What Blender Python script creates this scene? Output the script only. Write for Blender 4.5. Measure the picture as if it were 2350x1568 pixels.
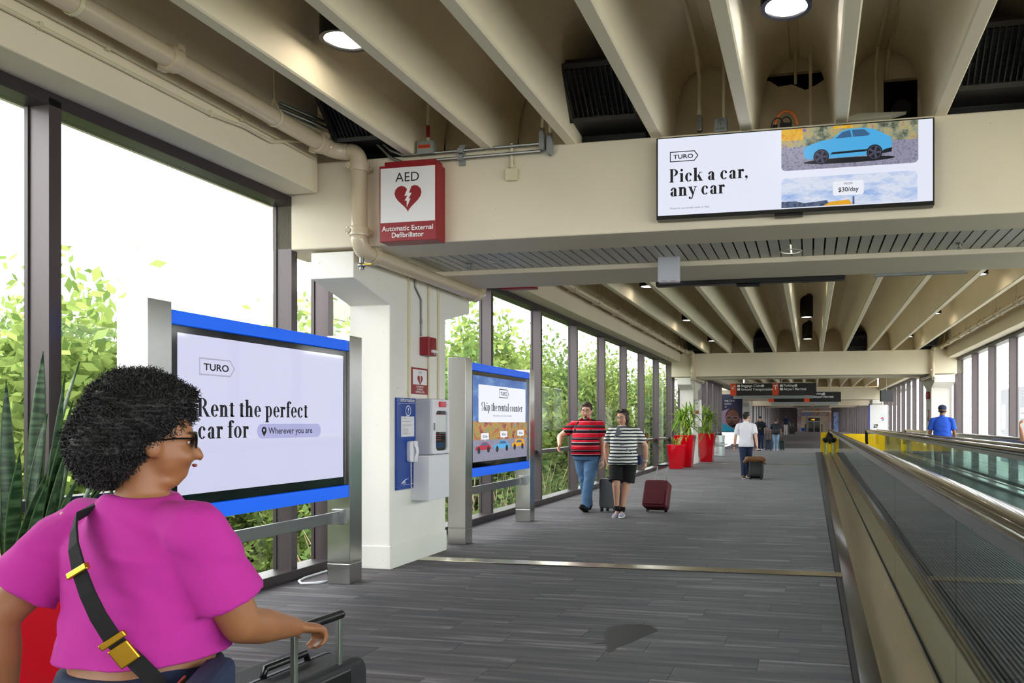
import bpy, bmesh, math, random
import numpy as np
from mathutils import Vector, Matrix, Euler
R = math.radians
random.seed(7)
rng = np.random.default_rng(7)
S = bpy.context.scene
for _o in list(bpy.data.objects):
    bpy.data.objects.remove(_o)
COL = S.collection

# ---------------------------------------------------------------- camera, sky, exposure
PSI = math.atan(364 / 1760.0)
cam_d = bpy.data.cameras.new('camera')
cam = bpy.data.objects.new('camera', cam_d)
COL.objects.link(cam)
cam.location = (0, 0, 1.5)
cam.rotation_euler = (R(90), 0, PSI)
cam_d.sensor_width = 36.0
cam_d.lens = 36.0 * 1760 / 2350
cam_d.shift_x = -(1496 - 1175) / 2350
cam_d.shift_y = (971 - 784) / 2350
cam_d.clip_end = 600
S.camera = cam
S.view_settings.view_transform = 'Standard'
S.view_settings.look = 'None'
S.view_settings.gamma = 1.0
S.view_settings.use_curve_mapping = False
S.view_settings.exposure = 0.0
S.cycles.max_bounces = 14
S.cycles.diffuse_bounces = 8
S.cycles.transparent_max_bounces = 24
S.cycles.caustics_reflective = False
S.cycles.caustics_refractive = False
S.cycles.sample_clamp_indirect = 30.0
try:
    S.cycles.use_denoising = True
except Exception:
    pass

SKY = 8.0
W = bpy.data.worlds.new('overcast_sky')
S.world = W
W.use_nodes = True
wt = W.node_tree
wt.nodes.clear()
_out = wt.nodes.new('ShaderNodeOutputWorld')
_bg = wt.nodes.new('ShaderNodeBackground')
_tc = wt.nodes.new('ShaderNodeTexCoord')
_ns = wt.nodes.new('ShaderNodeTexNoise')
_ns.inputs['Scale'].default_value = 2.2
_ns.inputs['Detail'].default_value = 5
_mr = wt.nodes.new('ShaderNodeMixRGB')
_mr.inputs['Color1'].default_value = (0.95, 0.975, 1.0, 1)
_mr.inputs['Color2'].default_value = (1.0, 1.0, 1.0, 1)
wt.links.new(_tc.outputs['Generated'], _ns.inputs['Vector'])
wt.links.new(_ns.outputs['Fac'], _mr.inputs['Fac'])
wt.links.new(_mr.outputs['Color'], _bg.inputs['Color'])
_bg.inputs['Strength'].default_value = SKY
wt.links.new(_bg.outputs['Background'], _out.inputs['Surface'])

# ---------------------------------------------------------------- materials
def lin(c):
    if isinstance(c, str):
        c = c.lstrip('#')
        c = tuple(int(c[i:i + 2], 16) / 255 for i in (0, 2, 4))
    return tuple(x / 12.92 if x <= 0.04045 else ((x + 0.055) / 1.055) ** 2.4 for x in c) + (1.0,)

def _new(name):
    m = bpy.data.materials.new(name)
    m.use_nodes = True
    nt = m.node_tree
    return m, nt, nt.nodes['Principled BSDF']

def N(nt, kind, **kw):
    n = nt.nodes.new('ShaderNode' + kind)
    for k, v in kw.items():
        if k in n.inputs:
            n.inputs[k].default_value = v
        else:
            setattr(n, k, v)
    return n

def mat(name, col, rough=0.6, metal=0.0, bump=0.0, bscale=60.0, vary=0.0, vscale=3.0, spec=0.5, coat=0.0, stretch=None, emit=None, estr=0.0):
    """painted / plastic / metal surface with a little procedural grain"""
    m, nt, b = _new(name)
    c = lin(col)
    b.inputs['Base Color'].default_value = c
    b.inputs['Roughness'].default_value = rough
    b.inputs['Metallic'].default_value = metal
    b.inputs['Specular IOR Level'].default_value = spec
    b.inputs['Coat Weight'].default_value = coat
    b.inputs['Coat Roughness'].default_value = 0.05
    if bump or vary:
        tc = N(nt, 'TexCoord')
        mp = N(nt, 'Mapping')
        if stretch:
            mp.inputs['Scale'].default_value = stretch
        nt.links.new(tc.outputs['Object'], mp.inputs['Vector'])
    if vary:
        n = N(nt, 'TexNoise', Scale=vscale, Detail=4.0)
        nt.links.new(mp.outputs['Vector'], n.inputs['Vector'])
        mx = N(nt, 'MixRGB')
        mx.inputs['Color1'].default_value = tuple(x * (1 - vary) for x in c[:3]) + (1,)
        mx.inputs['Color2'].default_value = tuple(min(1, x * (1 + vary)) for x in c[:3]) + (1,)
        nt.links.new(n.outputs['Fac'], mx.inputs['Fac'])
        nt.links.new(mx.outputs['Color'], b.inputs['Base Color'])
    if bump:
        n2 = N(nt, 'TexNoise', Scale=bscale, Detail=3.0)
        nt.links.new(mp.outputs['Vector'], n2.inputs['Vector'])
        bp = N(nt, 'Bump', Strength=bump, Distance=0.01)
        nt.links.new(n2.outputs['Fac'], bp.inputs['Height'])
        nt.links.new(bp.outputs['Normal'], b.inputs['Normal'])
    if emit:
        b.inputs['Emission Color'].default_value = lin(emit)
        b.inputs['Emission Strength'].default_value = estr
    return m

def screen_mat(name, col, k=1.0, rough=.3):
    """picture element of a lit display behind glossy cover glass"""
    m, nt, b = _new(name)
    b.inputs['Base Color'].default_value = (0.01, 0.01, 0.012, 1)
    b.inputs['Roughness'].default_value = rough
    b.inputs['Specular IOR Level'].default_value = 0.5
    b.inputs['Emission Color'].default_value = lin(col)
    b.inputs['Emission Strength'].default_value = k
    return m

def noise_screen_mat(name, cols, scale=8.0, k=1.0, stretch=(1, 1, 1), emit=True, rough=0.3):
    """a photograph on a display or print: broken-up colours"""
    m, nt, b = _new(name)
    tc = N(nt, 'TexCoord'); mp = N(nt, 'Mapping'); mp.inputs['Scale'].default_value = stretch
    nt.links.new(tc.outputs['Object'], mp.inputs['Vector'])
    n = N(nt, 'TexNoise', Scale=scale, Detail=6.0, Roughness=0.7)
    nt.links.new(mp.outputs['Vector'], n.inputs['Vector'])
    r = N(nt, 'ValToRGB')
    els = r.color_ramp.elements
    k0 = len(cols)
    for i, c in enumerate(cols):
        p = 0.32 + 0.36 * i / (k0 - 1)
        e = els[i] if i < 2 else els.new(p)
        e.position = p
        e.color = lin(c)
    nt.links.new(n.outputs['Fac'], r.inputs['Fac'])
    b.inputs['Roughness'].default_value = rough
    if emit:
        b.inputs['Base Color'].default_value = (0.01, 0.01, 0.012, 1)
        nt.links.new(r.outputs['Color'], b.inputs['Emission Color'])
        b.inputs['Emission Strength'].default_value = k
    else:
        nt.links.new(r.outputs['Color'], b.inputs['Base Color'])
    return m

def concrete_mat(name, col, pits=True):
    m, nt, b = _new(name)
    c = lin(col)
    tc = N(nt, 'TexCoord')
    n = N(nt, 'TexNoise', Scale=1.3, Detail=5.0)
    nt.links.new(tc.outputs['Object'], n.inputs['Vector'])
    mx = N(nt, 'MixRGB')
    mx.inputs['Color1'].default_value = tuple(x * 0.9 for x in c[:3]) + (1,)
    mx.inputs['Color2'].default_value = tuple(min(1, x * 1.05) for x in c[:3]) + (1,)
    nt.links.new(n.outputs['Fac'], mx.inputs['Fac'])
    col_out = mx.outputs['Color']
    fine = N(nt, 'TexNoise', Scale=45.0, Detail=3.0)
    nt.links.new(tc.outputs['Object'], fine.inputs['Vector'])
    hgt = fine.outputs['Fac']
    if pits:
        v = N(nt, 'TexVoronoi', Scale=9.0, Randomness=1.0)
        nt.links.new(tc.outputs['Object'], v.inputs['Vector'])
        sel = N(nt, 'TexNoise', Scale=3.0, Detail=2.0)
        nt.links.new(tc.outputs['Object'], sel.inputs['Vector'])
        th = N(nt, 'Math', operation='MULTIPLY'); th.inputs[1].default_value = 0.105
        sp = N(nt, 'Math', operation='POWER'); sp.inputs[1].default_value = 2.2
        nt.links.new(sel.outputs['Fac'], sp.inputs[0])
        nt.links.new(sp.outputs[0], th.inputs[0])
        lt = N(nt, 'Math', operation='LESS_THAN')
        nt.links.new(v.outputs['Distance'], lt.inputs[0])
        nt.links.new(th.outputs[0], lt.inputs[1])
        pm = N(nt, 'MixRGB')
        pm.inputs['Color2'].default_value = (0.12, 0.10, 0.08, 1)
        nt.links.new(col_out, pm.inputs['Color1'])
        nt.links.new(lt.outputs[0], pm.inputs['Fac'])
        col_out = pm.outputs['Color']
    nt.links.new(col_out, b.inputs['Base Color'])
    b.inputs['Roughness'].default_value = 0.62
    bp = N(nt, 'Bump', Strength=0.12, Distance=0.01)
    nt.links.new(hgt, bp.inputs['Height'])
    nt.links.new(bp.outputs['Normal'], b.inputs['Normal'])
    return m

def glass_mat(name, tint, gloss=1.0, ior=1.45):
    m = bpy.data.materials.new(name)
    m.use_nodes = True
    nt = m.node_tree
    nt.nodes.clear()
    o = N(nt, 'OutputMaterial')
    t = N(nt, 'BsdfTransparent'); t.inputs['Color'].default_value = tuple(tint) + (1,)
    g = N(nt, 'BsdfGlossy', Roughness=0.0)
    f = N(nt, 'Fresnel', IOR=ior)
    mu = N(nt, 'Math', operation='MULTIPLY'); mu.inputs[1].default_value = gloss
    mx = N(nt, 'MixShader')
    gm = N(nt, 'NewGeometry')          # only the outer face of a pane mirrors; leaving the thin pane the ray passes on
    iv = N(nt, 'Math', operation='SUBTRACT'); iv.inputs[0].default_value = 1.0
    m2 = N(nt, 'Math', operation='MULTIPLY')
    nt.links.new(gm.outputs['Backfacing'], iv.inputs[1])
    nt.links.new(f.outputs[0], mu.inputs[0])
    nt.links.new(mu.outputs[0], m2.inputs[0]); nt.links.new(iv.outputs[0], m2.inputs[1])
    nt.links.new(m2.outputs[0], mx.inputs[0])
    nt.links.new(t.outputs[0], mx.inputs[1])
    nt.links.new(g.outputs[0], mx.inputs[2])
    nt.links.new(mx.outputs[0], o.inputs['Surface'])
    return m

def brushed_mat(name, col, rough=0.28, scale=(2, 2, 260), metal=1.0):
    m, nt, b = _new(name)
    c = lin(col)
    tc = N(nt, 'TexCoord'); mp = N(nt, 'Mapping'); mp.inputs['Scale'].default_value = scale
    nt.links.new(tc.outputs['Object'], mp.inputs['Vector'])
    n = N(nt, 'TexNoise', Scale=3.0, Detail=4.0)
    nt.links.new(mp.outputs['Vector'], n.inputs['Vector'])
    mr = N(nt, 'MapRange')
    mr.inputs['To Min'].default_value = rough * 0.75
    mr.inputs['To Max'].default_value = rough * 1.3
    nt.links.new(n.outputs['Fac'], mr.inputs['Value'])
    nt.links.new(mr.outputs[0], b.inputs['Roughness'])
    mx = N(nt, 'MixRGB')
    mx.inputs['Color1'].default_value = tuple(x * 0.88 for x in c[:3]) + (1,)
    mx.inputs['Color2'].default_value = c
    nt.links.new(n.outputs['Fac'], mx.inputs['Fac'])
    nt.links.new(mx.outputs['Color'], b.inputs['Base Color'])
    b.inputs['Metallic'].default_value = metal
    bp = N(nt, 'Bump', Strength=0.03, Distance=0.004)
    nt.links.new(n.outputs['Fac'], bp.inputs['Height'])
    nt.links.new(bp.outputs['Normal'], b.inputs['Normal'])
    return m

def carpet_mat():
    """carpet planks: fine stripes along the plank, a tone of its own for every plank"""
    m, nt, b = _new('carpet_plank')
    tc = N(nt, 'TexCoord'); oi = N(nt, 'ObjectInfo'); ge = N(nt, 'NewGeometry')
    ad = N(nt, 'Math', operation='ADD')
    nt.links.new(oi.outputs['Random'], ad.inputs[0])
    nt.links.new(ge.outputs['Random Per Island'], ad.inputs[1])
    fr = N(nt, 'Math', operation='FRACT'); nt.links.new(ad.outputs[0], fr.inputs[0])
    cx = N(nt, 'CombineXYZ')
    ml = N(nt, 'Math', operation='MULTIPLY'); ml.inputs[1].default_value = 37.0
    nt.links.new(fr.outputs[0], ml.inputs[0]); nt.links.new(ml.outputs[0], cx.inputs[0]); nt.links.new(ml.outputs[0], cx.inputs[2])
    gp = N(nt, 'NewGeometry')
    va = N(nt, 'VectorMath', operation='ADD')
    nt.links.new(gp.outputs['Position'], va.inputs[0]); nt.links.new(cx.outputs[0], va.inputs[1])
    mp = N(nt, 'Mapping'); mp.inputs['Scale'].default_value = (0.8, 14.0, 1.0)
    nt.links.new(va.outputs[0], mp.inputs['Vector'])
    n = N(nt, 'TexNoise', Scale=1.0, Detail=1.6, Roughness=0.6)
    nt.links.new(mp.outputs['Vector'], n.inputs['Vector'])
    r = N(nt, 'ValToRGB')
    e = r.color_ramp.elements
    e[0].position = 0.0; e[0].color = lin('#1e1929')
    e[1].position = 0.63; e[1].color = lin('#6a6169')
    for p, c in ((0.37, '#29222f'), (0.43, '#332c35'), (0.48, '#3b343a'), (0.53, '#443c42'), (0.58, '#524a50')):
        q = e.new(p); q.color = lin(c)
    r.color_ramp.interpolation = 'CONSTANT'
    nt.links.new(n.outputs['Fac'], r.inputs['Fac'])
    hv = N(nt, 'MapRange'); hv.inputs['To Min'].default_value = 0.66; hv.inputs['To Max'].default_value = 1.12
    nt.links.new(fr.outputs[0], hv.inputs['Value'])
    fz = N(nt, 'TexNoise', Scale=260.0, Detail=2.0)
    nt.links.new(gp.outputs['Position'], fz.inputs['Vector'])
    fm = N(nt, 'MapRange'); fm.inputs['To Min'].default_value = 0.7; fm.inputs['To Max'].default_value = 1.3
    nt.links.new(fz.outputs['Fac'], fm.inputs['Value'])
    m1 = N(nt, 'Math', operation='MULTIPLY'); nt.links.new(hv.outputs[0], m1.inputs[0]); nt.links.new(fm.outputs[0], m1.inputs[1])
    vm = N(nt, 'VectorMath', operation='SCALE')
    nt.links.new(r.outputs['Color'], vm.inputs[0]); nt.links.new(m1.outputs[0], vm.inputs['Scale'])
    nt.links.new(vm.outputs[0], b.inputs['Base Color'])
    b.inputs['Roughness'].default_value = 0.8
    b.inputs['Specular IOR Level'].default_value = 0.22
    b.inputs['Sheen Weight'].default_value = 0.15
    bp = N(nt, 'Bump', Strength=0.5, Distance=0.004)
    nt.links.new(fz.outputs['Fac'], bp.inputs['Height'])
    nt.links.new(bp.outputs['Normal'], b.inputs['Normal'])
    return m

def stripe_mat(name, bands, period, rough=0.85, z0=0.0, wob=0.0):
    """cloth with horizontal stripes: bands = [(fraction, colour), ...] over one period of height"""
    m, nt, b = _new(name)
    tc = N(nt, 'TexCoord'); sx = N(nt, 'SeparateXYZ')
    nt.links.new(tc.outputs['Object'], sx.inputs[0])
    src = sx.outputs['Z']
    if wob:
        nz = N(nt, 'TexNoise', Scale=5.0, Detail=1.0)
        nt.links.new(tc.outputs['Object'], nz.inputs['Vector'])
        mw = N(nt, 'Math', operation='MULTIPLY_ADD'); mw.inputs[1].default_value = wob
        nt.links.new(nz.outputs['Fac'], mw.inputs[0]); nt.links.new(src, mw.inputs[2]); src = mw.outputs[0]
    dv = N(nt, 'Math', operation='DIVIDE'); dv.inputs[1].default_value = period
    sb = N(nt, 'Math', operation='SUBTRACT'); sb.inputs[1].default_value = z0
    nt.links.new(src, sb.inputs[0]); nt.links.new(sb.outputs[0], dv.inputs[0])
    fr = N(nt, 'Math', operation='FRACT'); nt.links.new(dv.outputs[0], fr.inputs[0])
    r = N(nt, 'ValToRGB'); r.color_ramp.interpolation = 'CONSTANT'
    e = r.color_ramp.elements
    p = 0.0
    for i, (w, c) in enumerate(bands):
        q = e[i] if i < 2 else e.new(min(p, 0.999))
        q.position = min(p, 0.999); q.color = lin(c); p += w
    nt.links.new(fr.outputs[0], r.inputs['Fac'])
    nt.links.new(r.outputs['Color'], b.inputs['Base Color'])
    b.inputs['Roughness'].default_value = rough
    b.inputs['Specular IOR Level'].default_value = 0.2
    return m

def leaf_mat(name, c1, c2, trans=0.35):
    m = bpy.data.materials.new(name); m.use_nodes = True
    nt = m.node_tree; nt.nodes.clear()
    o = N(nt, 'OutputMaterial'); g = N(nt, 'NewGeometry'); oi = N(nt, 'ObjectInfo')
    mx = N(nt, 'MixRGB'); mx.inputs['Color1'].default_value = lin(c1); mx.inputs['Color2'].default_value = lin(c2)
    nt.links.new(g.outputs['Random Per Island'], mx.inputs['Fac'])
    d = N(nt, 'BsdfDiffuse'); t = N(nt, 'BsdfTranslucent')
    nt.links.new(mx.outputs[0], d.inputs['Color']); nt.links.new(mx.outputs[0], t.inputs['Color'])
    ms = N(nt, 'MixShader', Fac=trans)
    nt.links.new(d.outputs[0], ms.inputs[1]); nt.links.new(t.outputs[0], ms.inputs[2])
    nt.links.new(ms.outputs[0], o.inputs['Surface'])
    return m

def variegated_mat(name, mid, band, edge):
    """snake plant leaf: cross banding, pale margin at the leaf edge (u along the width in object X)"""
    m, nt, b = _new(name)
    tc = N(nt, 'TexCoord'); mp = N(nt, 'Mapping'); mp.inputs['Scale'].default_value = (6, 6, 34)
    nt.links.new(tc.outputs['Object'], mp.inputs['Vector'])
    n = N(nt, 'TexNoise', Scale=1.0, Detail=3.0)
    nt.links.new(mp.outputs['Vector'], n.inputs['Vector'])
    r = N(nt, 'ValToRGB'); e = r.color_ramp.elements
    e[0].position = 0.42; e[0].color = lin(mid); e[1].position = 0.6; e[1].color = lin(band)
    nt.links.new(n.outputs['Fac'], r.inputs['Fac'])
    at = N(nt, 'Attribute'); at.attribute_name = 'edge'
    mx = N(nt, 'MixRGB'); mx.inputs['Color2'].default_value = lin(edge)
    gt = N(nt, 'Math', operation='GREATER_THAN'); gt.inputs[1].default_value = 0.72
    nt.links.new(at.outputs['Fac'], gt.inputs[0])
    nt.links.new(gt.outputs[0], mx.inputs['Fac']); nt.links.new(r.outputs['Color'], mx.inputs['Color1'])
    nt.links.new(mx.outputs[0], b.inputs['Base Color'])
    b.inputs['Roughness'].default_value = 0.42
    return m

M = {}
M['cream'] = concrete_mat('cream_painted_concrete', '#e6dbc3')
M['creamsmooth'] = concrete_mat('cream_painted_joist', '#e6dbc1', pits=False)
M['white'] = concrete_mat('white_painted_pillar', '#f0ece5')
M['slat'] = mat('grey_slat_paint', '#c3c1b4', 0.45)
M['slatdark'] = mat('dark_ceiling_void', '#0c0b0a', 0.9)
M['pipe'] = mat('beige_pipe_enamel', '#cdbda2', 0.22, coat=0.3, vary=0.05)
M['conduit'] = mat('cream_conduit_paint', '#d5cdae', 0.4)
M['steelpipe'] = mat('galvanised_steel', '#8f8f8b', 0.35, 0.9)
M['bronze'] = brushed_mat('bronze_anodised_frame', '#4f4547', 0.36, (140, 140, 1.5), metal=0.35)
M['bronzedark'] = mat('dark_bronze_frame', '#3a3234', 0.4, 0.3)
M['pane'] = glass_mat('window_glass', (0.97, 0.985, 0.975), 0.8)
M['balglass'] = glass_mat('balustrade_glass', (0.86, 0.93, 0.915), 1.15, 1.45)
M['steel'] = brushed_mat('brushed_stainless', '#b4b1ab', 0.24, (1.5, 1.5, 1.5))
M['steelv'] = brushed_mat('brushed_stainless_post', '#c6c5c1', 0.22, (90, 90, 1.2))
M['steelbar'] = brushed_mat('brushed_stainless_bar', '#a5a6a8', 0.3, (60, 1.2, 60))
M['deck'] = brushed_mat('walkway_deck_steel', '#d8cfba', 0.24, (40, 0.6, 40))
M['skirt'] = brushed_mat('walkway_skirt_steel', '#44434a', 0.12, (3, 0.4, 3))
M['black'] = mat('black_plastic', '#0b0b0d', 0.35)
M['blackgloss'] = mat('black_gloss_bezel', '#050506', 0.08)
M['blackmatte'] = mat('black_matte', '#0a0a0a', 0.8)
M['rubber'] = mat('handrail_rubber', '#241d18', 0.16, coat=0.4)
M['blue'] = mat('blue_acrylic', '#1464f0', 0.35, emit='#1464f0', estr=0.35)
M['red'] = mat('red_gloss', '#d4061c', 0.12, coat=0.6)
M['signred'] = mat('sign_red', '#8f0f1d', 0.4)
M['signwhite'] = mat('sign_white', '#e9e7ea', 0.35)
M['ink'] = mat('ink_black', '#101014', 0.6)
M['inkgrey'] = mat('ink_grey', '#6d7080', 0.6)
M['inkwhite'] = mat('ink_white', '#f2f2f2', 0.5)
M['infoblue'] = mat('info_panel_blue', '#06409b', 0.2, coat=0.3)
M['whiteplastic'] = mat('white_plastic', '#e3e2ea', 0.3)
M['greyplastic'] = mat('grey_plastic', '#b9bac4', 0.35)
M['alarmred'] = mat('alarm_red', '#8e1320', 0.35)
M['clear'] = mat('strobe_lens', '#e8e8ee', 0.1)
M['yellow'] = mat('barricade_yellow', '#f2c606', 0.35)
M['brass'] = mat('brass', '#c79a2e', 0.25, 0.9)
M['soil'] = mat('soil', '#2a1d14', 0.95)
M['carpet'] = carpet_mat()
M['carpetfar'] = mat('carpet_far', '#433d42', .75, vary=.12, vscale=.6, stretch=(.3, 3, 1))
M['carpetbase'] = mat('carpet_backing', '#3c393e', 0.95)
M['lampon'] = mat('lamp_diffuser_lit', '#ffffff', 0.4, emit='#fff1dc', estr=14)
M['lampcool'] = mat('lamp_diffuser_cool', '#ffffff', 0.4, emit='#f7f8ff', estr=14)
M['lampdim'] = mat('recessed_lamp_cone', '#d8d3b8', 0.25, 0.6)
M['lampmid'] = mat('recessed_lamp_lit', '#e9e7d8', 0.4, emit='#f4f0dc', estr=1.0)
M['vent'] = mat('vent_black', '#141311', 0.5)
M['ventframe'] = mat('vent_frame', '#3a3833', 0.45)
M['void'] = mat('dark_void', '#050504', 0.95)
M['orange'] = mat('orange_cable', '#e2711d', 0.5)
M['boxgrey'] = mat('junction_box_grey', '#8a8f8e', 0.5)
M['firered'] = mat('fire_label', '#e0481c', 0.5)

# ---------------------------------------------------------------- mesh helpers
def woff(o):
    v = Vector((0, 0, 0))
    while o is not None:
        v += o.location
        o = o.parent
    return v

class MB:
    def __init__(s):
        s.v = []; s.f = []; s.m = []; s.cur = 0
    def add(s, vs, fs):
        b = len(s.v)
        s.v += [tuple(p) for p in vs]
        for f in fs:
            s.f.append(tuple(i + b for i in f)); s.m.append(s.cur)
        return s
    def box(s, x0, x1, y0, y1, z0, z1):
        vs = [(x, y, z) for z in (z0, z1) for y in (y0, y1) for x in (x0, x1)]
        return s.add(vs, [(0, 2, 3, 1), (4, 5, 7, 6), (0, 1, 5, 4), (2, 6, 7, 3), (0, 4, 6, 2), (1, 3, 7, 5)])
    def obox(s, c, size, rot=None):
        c = Vector(c); rot = rot or Matrix.Identity(3)
        vs = [c + rot @ Vector((x * size[0] / 2, y * size[1] / 2, z * size[2] / 2)) for z in (-1, 1) for y in (-1, 1) for x in (-1, 1)]
        return s.add(vs, [(0, 2, 3, 1), (4, 5, 7, 6), (0, 1, 5, 4), (2, 6, 7, 3), (0, 4, 6, 2), (1, 3, 7, 5)])
    def ring(s, c, ax, ux, r, n, ry=None):
        ry = r if ry is None else ry
        uy = ax.cross(ux)
        return [c + ux * (r * math.cos(2 * math.pi * i / n)) + uy * (ry * math.sin(2 * math.pi * i / n)) for i in range(n)]
    def loft(s, rings, cap=True, closed=True):
        n = len(rings[0]); vs = [p for r in rings for p in r]; fs = []
        for k in range(len(rings) - 1):
            for i in range(n if closed else n - 1):
                j = (i + 1) % n
                fs.append((k * n + i, k * n + j, (k + 1) * n + j, (k + 1) * n + i))
        if cap:
            fs.append(tuple(range(n - 1, -1, -1)))
            fs.append(tuple((len(rings) - 1) * n + i for i in range(n)))
        return s.add(vs, fs)
    def cyl(s, p0, p1, r0, r1=None, n=16, cap=True):
        p0 = Vector(p0); p1 = Vector(p1); r1 = r0 if r1 is None else r1
        ax = (p1 - p0).normalized(); ux = ax.orthogonal().normalized()
        return s.loft([s.ring(p0, ax, ux, r0, n), s.ring(p1, ax, ux, r1, n)], cap)
    def tube(s, pts, r, n=8, cap=True):
        P = [Vector(p) for p in pts]; rings = []; ux = None
        for i, p in enumerate(P):
            a = (P[min(i + 1, len(P) - 1)] - P[max(i - 1, 0)]).normalized()
            if ux is None:
                ux = a.orthogonal().normalized()
            else:
                ux = (ux - a * ux.dot(a))
                ux = ux.normalized() if ux.length > 1e-6 else a.orthogonal().normalized()
            rr = r[i] if isinstance(r, (list, tuple)) else r
            rings.append(s.ring(p, a, ux, rr, n))
        return s.loft(rings, cap)
    def lathe(s, prof, c=(0, 0, 0), n=24, ax=(0, 0, 1), cap=False):
        ax = Vector(ax).normalized(); ux = ax.orthogonal().normalized(); c = Vector(c)
        return s.loft([s.ring(c + ax * z, ax, ux, max(r, 1e-5), n) for r, z in prof], cap)
    def prism(s, poly, o, r, u, depth):
        """2-D outline (a,b) at o + a*r + b*u, extruded by depth along r x u"""
        o = Vector(o); r = Vector(r); u = Vector(u); nn = r.cross(u).normalized() * depth
        k = len(poly)
        lo = [o + r * a + u * b for a, b in poly]; hi = [p + nn for p in lo]
        fs = [tuple(range(k - 1, -1, -1)), tuple(range(k, 2 * k))]
        fs += [(i, (i + 1) % k, k + (i + 1) % k, k + i) for i in range(k)]
        return s.add(lo + hi, fs)
    def flat(s, poly, o, r, u):
        o = Vector(o); r = Vector(r); u = Vector(u)
        return s.add([o + r * a + u * b for a, b in poly], [tuple(range(len(poly)))])
    def ell(s, c, rad, rot=None, n=14, k=9):
        c = Vector(c); rot = rot or Matrix.Identity(3); rings = []
        for j in range(k + 1):
            t = -math.pi / 2 + math.pi * j / k
            cz = math.sin(t); cr = max(math.cos(t), 0.02)
            rings.append([c + rot @ Vector((rad[0] * cr * math.cos(2 * math.pi * i / n), rad[1] * cr * math.sin(2 * math.pi * i / n), rad[2] * cz)) for i in range(n)])
        return s.loft(rings, True)
    def cap(s, p0, p1, r0, r1=None, n=12):
        """capsule with round ends"""
        p0 = Vector(p0); p1 = Vector(p1); r1 = r0 if r1 is None else r1
        ax = (p1 - p0).normalized() if (p1 - p0).length > 1e-6 else Vector((0, 0, 1)); ux = ax.orthogonal().normalized(); rings = []
        for t in (-90, -60, -30, 0):
            rings.append(s.ring(p0 + ax * r0 * math.sin(R(t)), ax, ux, max(r0 * math.cos(R(t)), r0 * .03), n))
        for t in (0, 30, 60, 90):
            rings.append(s.ring(p1 + ax * r1 * math.sin(R(t)), ax, ux, max(r1 * math.cos(R(t)), r1 * .03), n))
        return s.loft(rings, True)
    def mesh(s, name, mats, off=Vector((0, 0, 0)), smooth=False):
        me = bpy.data.meshes.new(name)
        me.from_pydata([(p[0] - off[0], p[1] - off[1], p[2] - off[2]) for p in s.v], [], s.f)
        for m in (mats if isinstance(mats, (list, tuple)) else [mats]):
            me.materials.append(M[m] if isinstance(m, str) else m)
        if len(me.materials) > 1:
            me.polygons.foreach_set('material_index', s.m)
        if smooth:
            me.polygons.foreach_set('use_smooth', [True] * len(me.polygons))
        me.update()
        return me
    def build(s, name, mats, parent=None, smooth=False, bevel=0.0, local=False, seg=2, auto=False):
        off = Vector((0, 0, 0))
        if parent is not None:
            if not local:
                off = woff(parent)
        elif s.v:
            a = np.array(s.v)
            off = Vector(((a[:, 0].min() + a[:, 0].max()) / 2, (a[:, 1].min() + a[:, 1].max()) / 2, a[:, 2].min()))
            if local:
                off = Vector((0, 0, 0))
        o = bpy.data.objects.new(name, s.mesh(name, mats, off, smooth or auto))
        COL.objects.link(o)
        if parent is not None:
            o.parent = parent
        elif not local:
            o.location = off
        if bevel:
            md = o.modifiers.new('bevel', 'BEVEL'); md.width = bevel; md.segments = seg; md.limit_method = 'ANGLE'; md.angle_limit = R(40)
        if auto:
            o.data.polygons.foreach_set('use_smooth', [True] * len(o.data.polygons))
            sharp_by_angle(o.data, 40)
        return o

def sharp_by_angle(me, deg):
    bm = bmesh.new(); bm.from_mesh(me)
    for e in bm.edges:
        if len(e.link_faces) == 2 and e.calc_face_angle(0) > R(deg):
            e.smooth = False
    bm.to_mesh(me); bm.free()

def tag(o, label=None, cat=None, group=None, kind=None):
    for k, v in (('label', label), ('category', cat), ('group', group), ('kind', kind)):
        if v:
            o[k] = v
    return o

def thing(name, label, cat, loc=(0, 0, 0), rz=0.0, group=None):
    o = bpy.data.objects.new(name, None)
    o.empty_display_size = 0.1
    COL.objects.link(o); o.location = loc; o.rotation_euler = (0, 0, rz)
    return tag(o, label, cat, group)

def setting(name, loc=(0, 0, 0)):
    o = bpy.data.objects.new(name, None); o.empty_display_size = 0.1
    COL.objects.link(o); o.location = loc
    o['kind'] = 'structure'
    return o

def kids(o):
    return [c for c in bpy.data.objects if c.parent == o]

def dup(root, loc, rz=None, label=None, group=None, scale=None):
    r = root.copy(); COL.objects.link(r); r.location = loc
    if rz is not None: r.rotation_euler = (0, 0, rz)
    if scale is not None: r.scale = (scale,) * 3 if isinstance(scale, (int, float)) else scale
    if label: r['label'] = label
    if group: r['group'] = group
    def rec(a, b):
        for c in kids(a):
            d = c.copy(); COL.objects.link(d); d.parent = b
            rec(c, d)
    rec(root, r)
    return r

X3 = Vector((1, 0, 0)); Y3 = Vector((0, 1, 0)); Z3 = Vector((0, 0, 1))

def inst(me, name, loc, parent=None, rot=None, scale=None):
    """one more object on shared mesh data (location given in world space)"""
    o = bpy.data.objects.new(name, me); COL.objects.link(o)
    if parent is not None:
        o.parent = parent; o.location = Vector(loc) - woff(parent)
    else:
        o.location = loc
    if rot is not None: o.rotation_euler = rot
    if scale is not None: o.scale = scale
    return o

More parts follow.
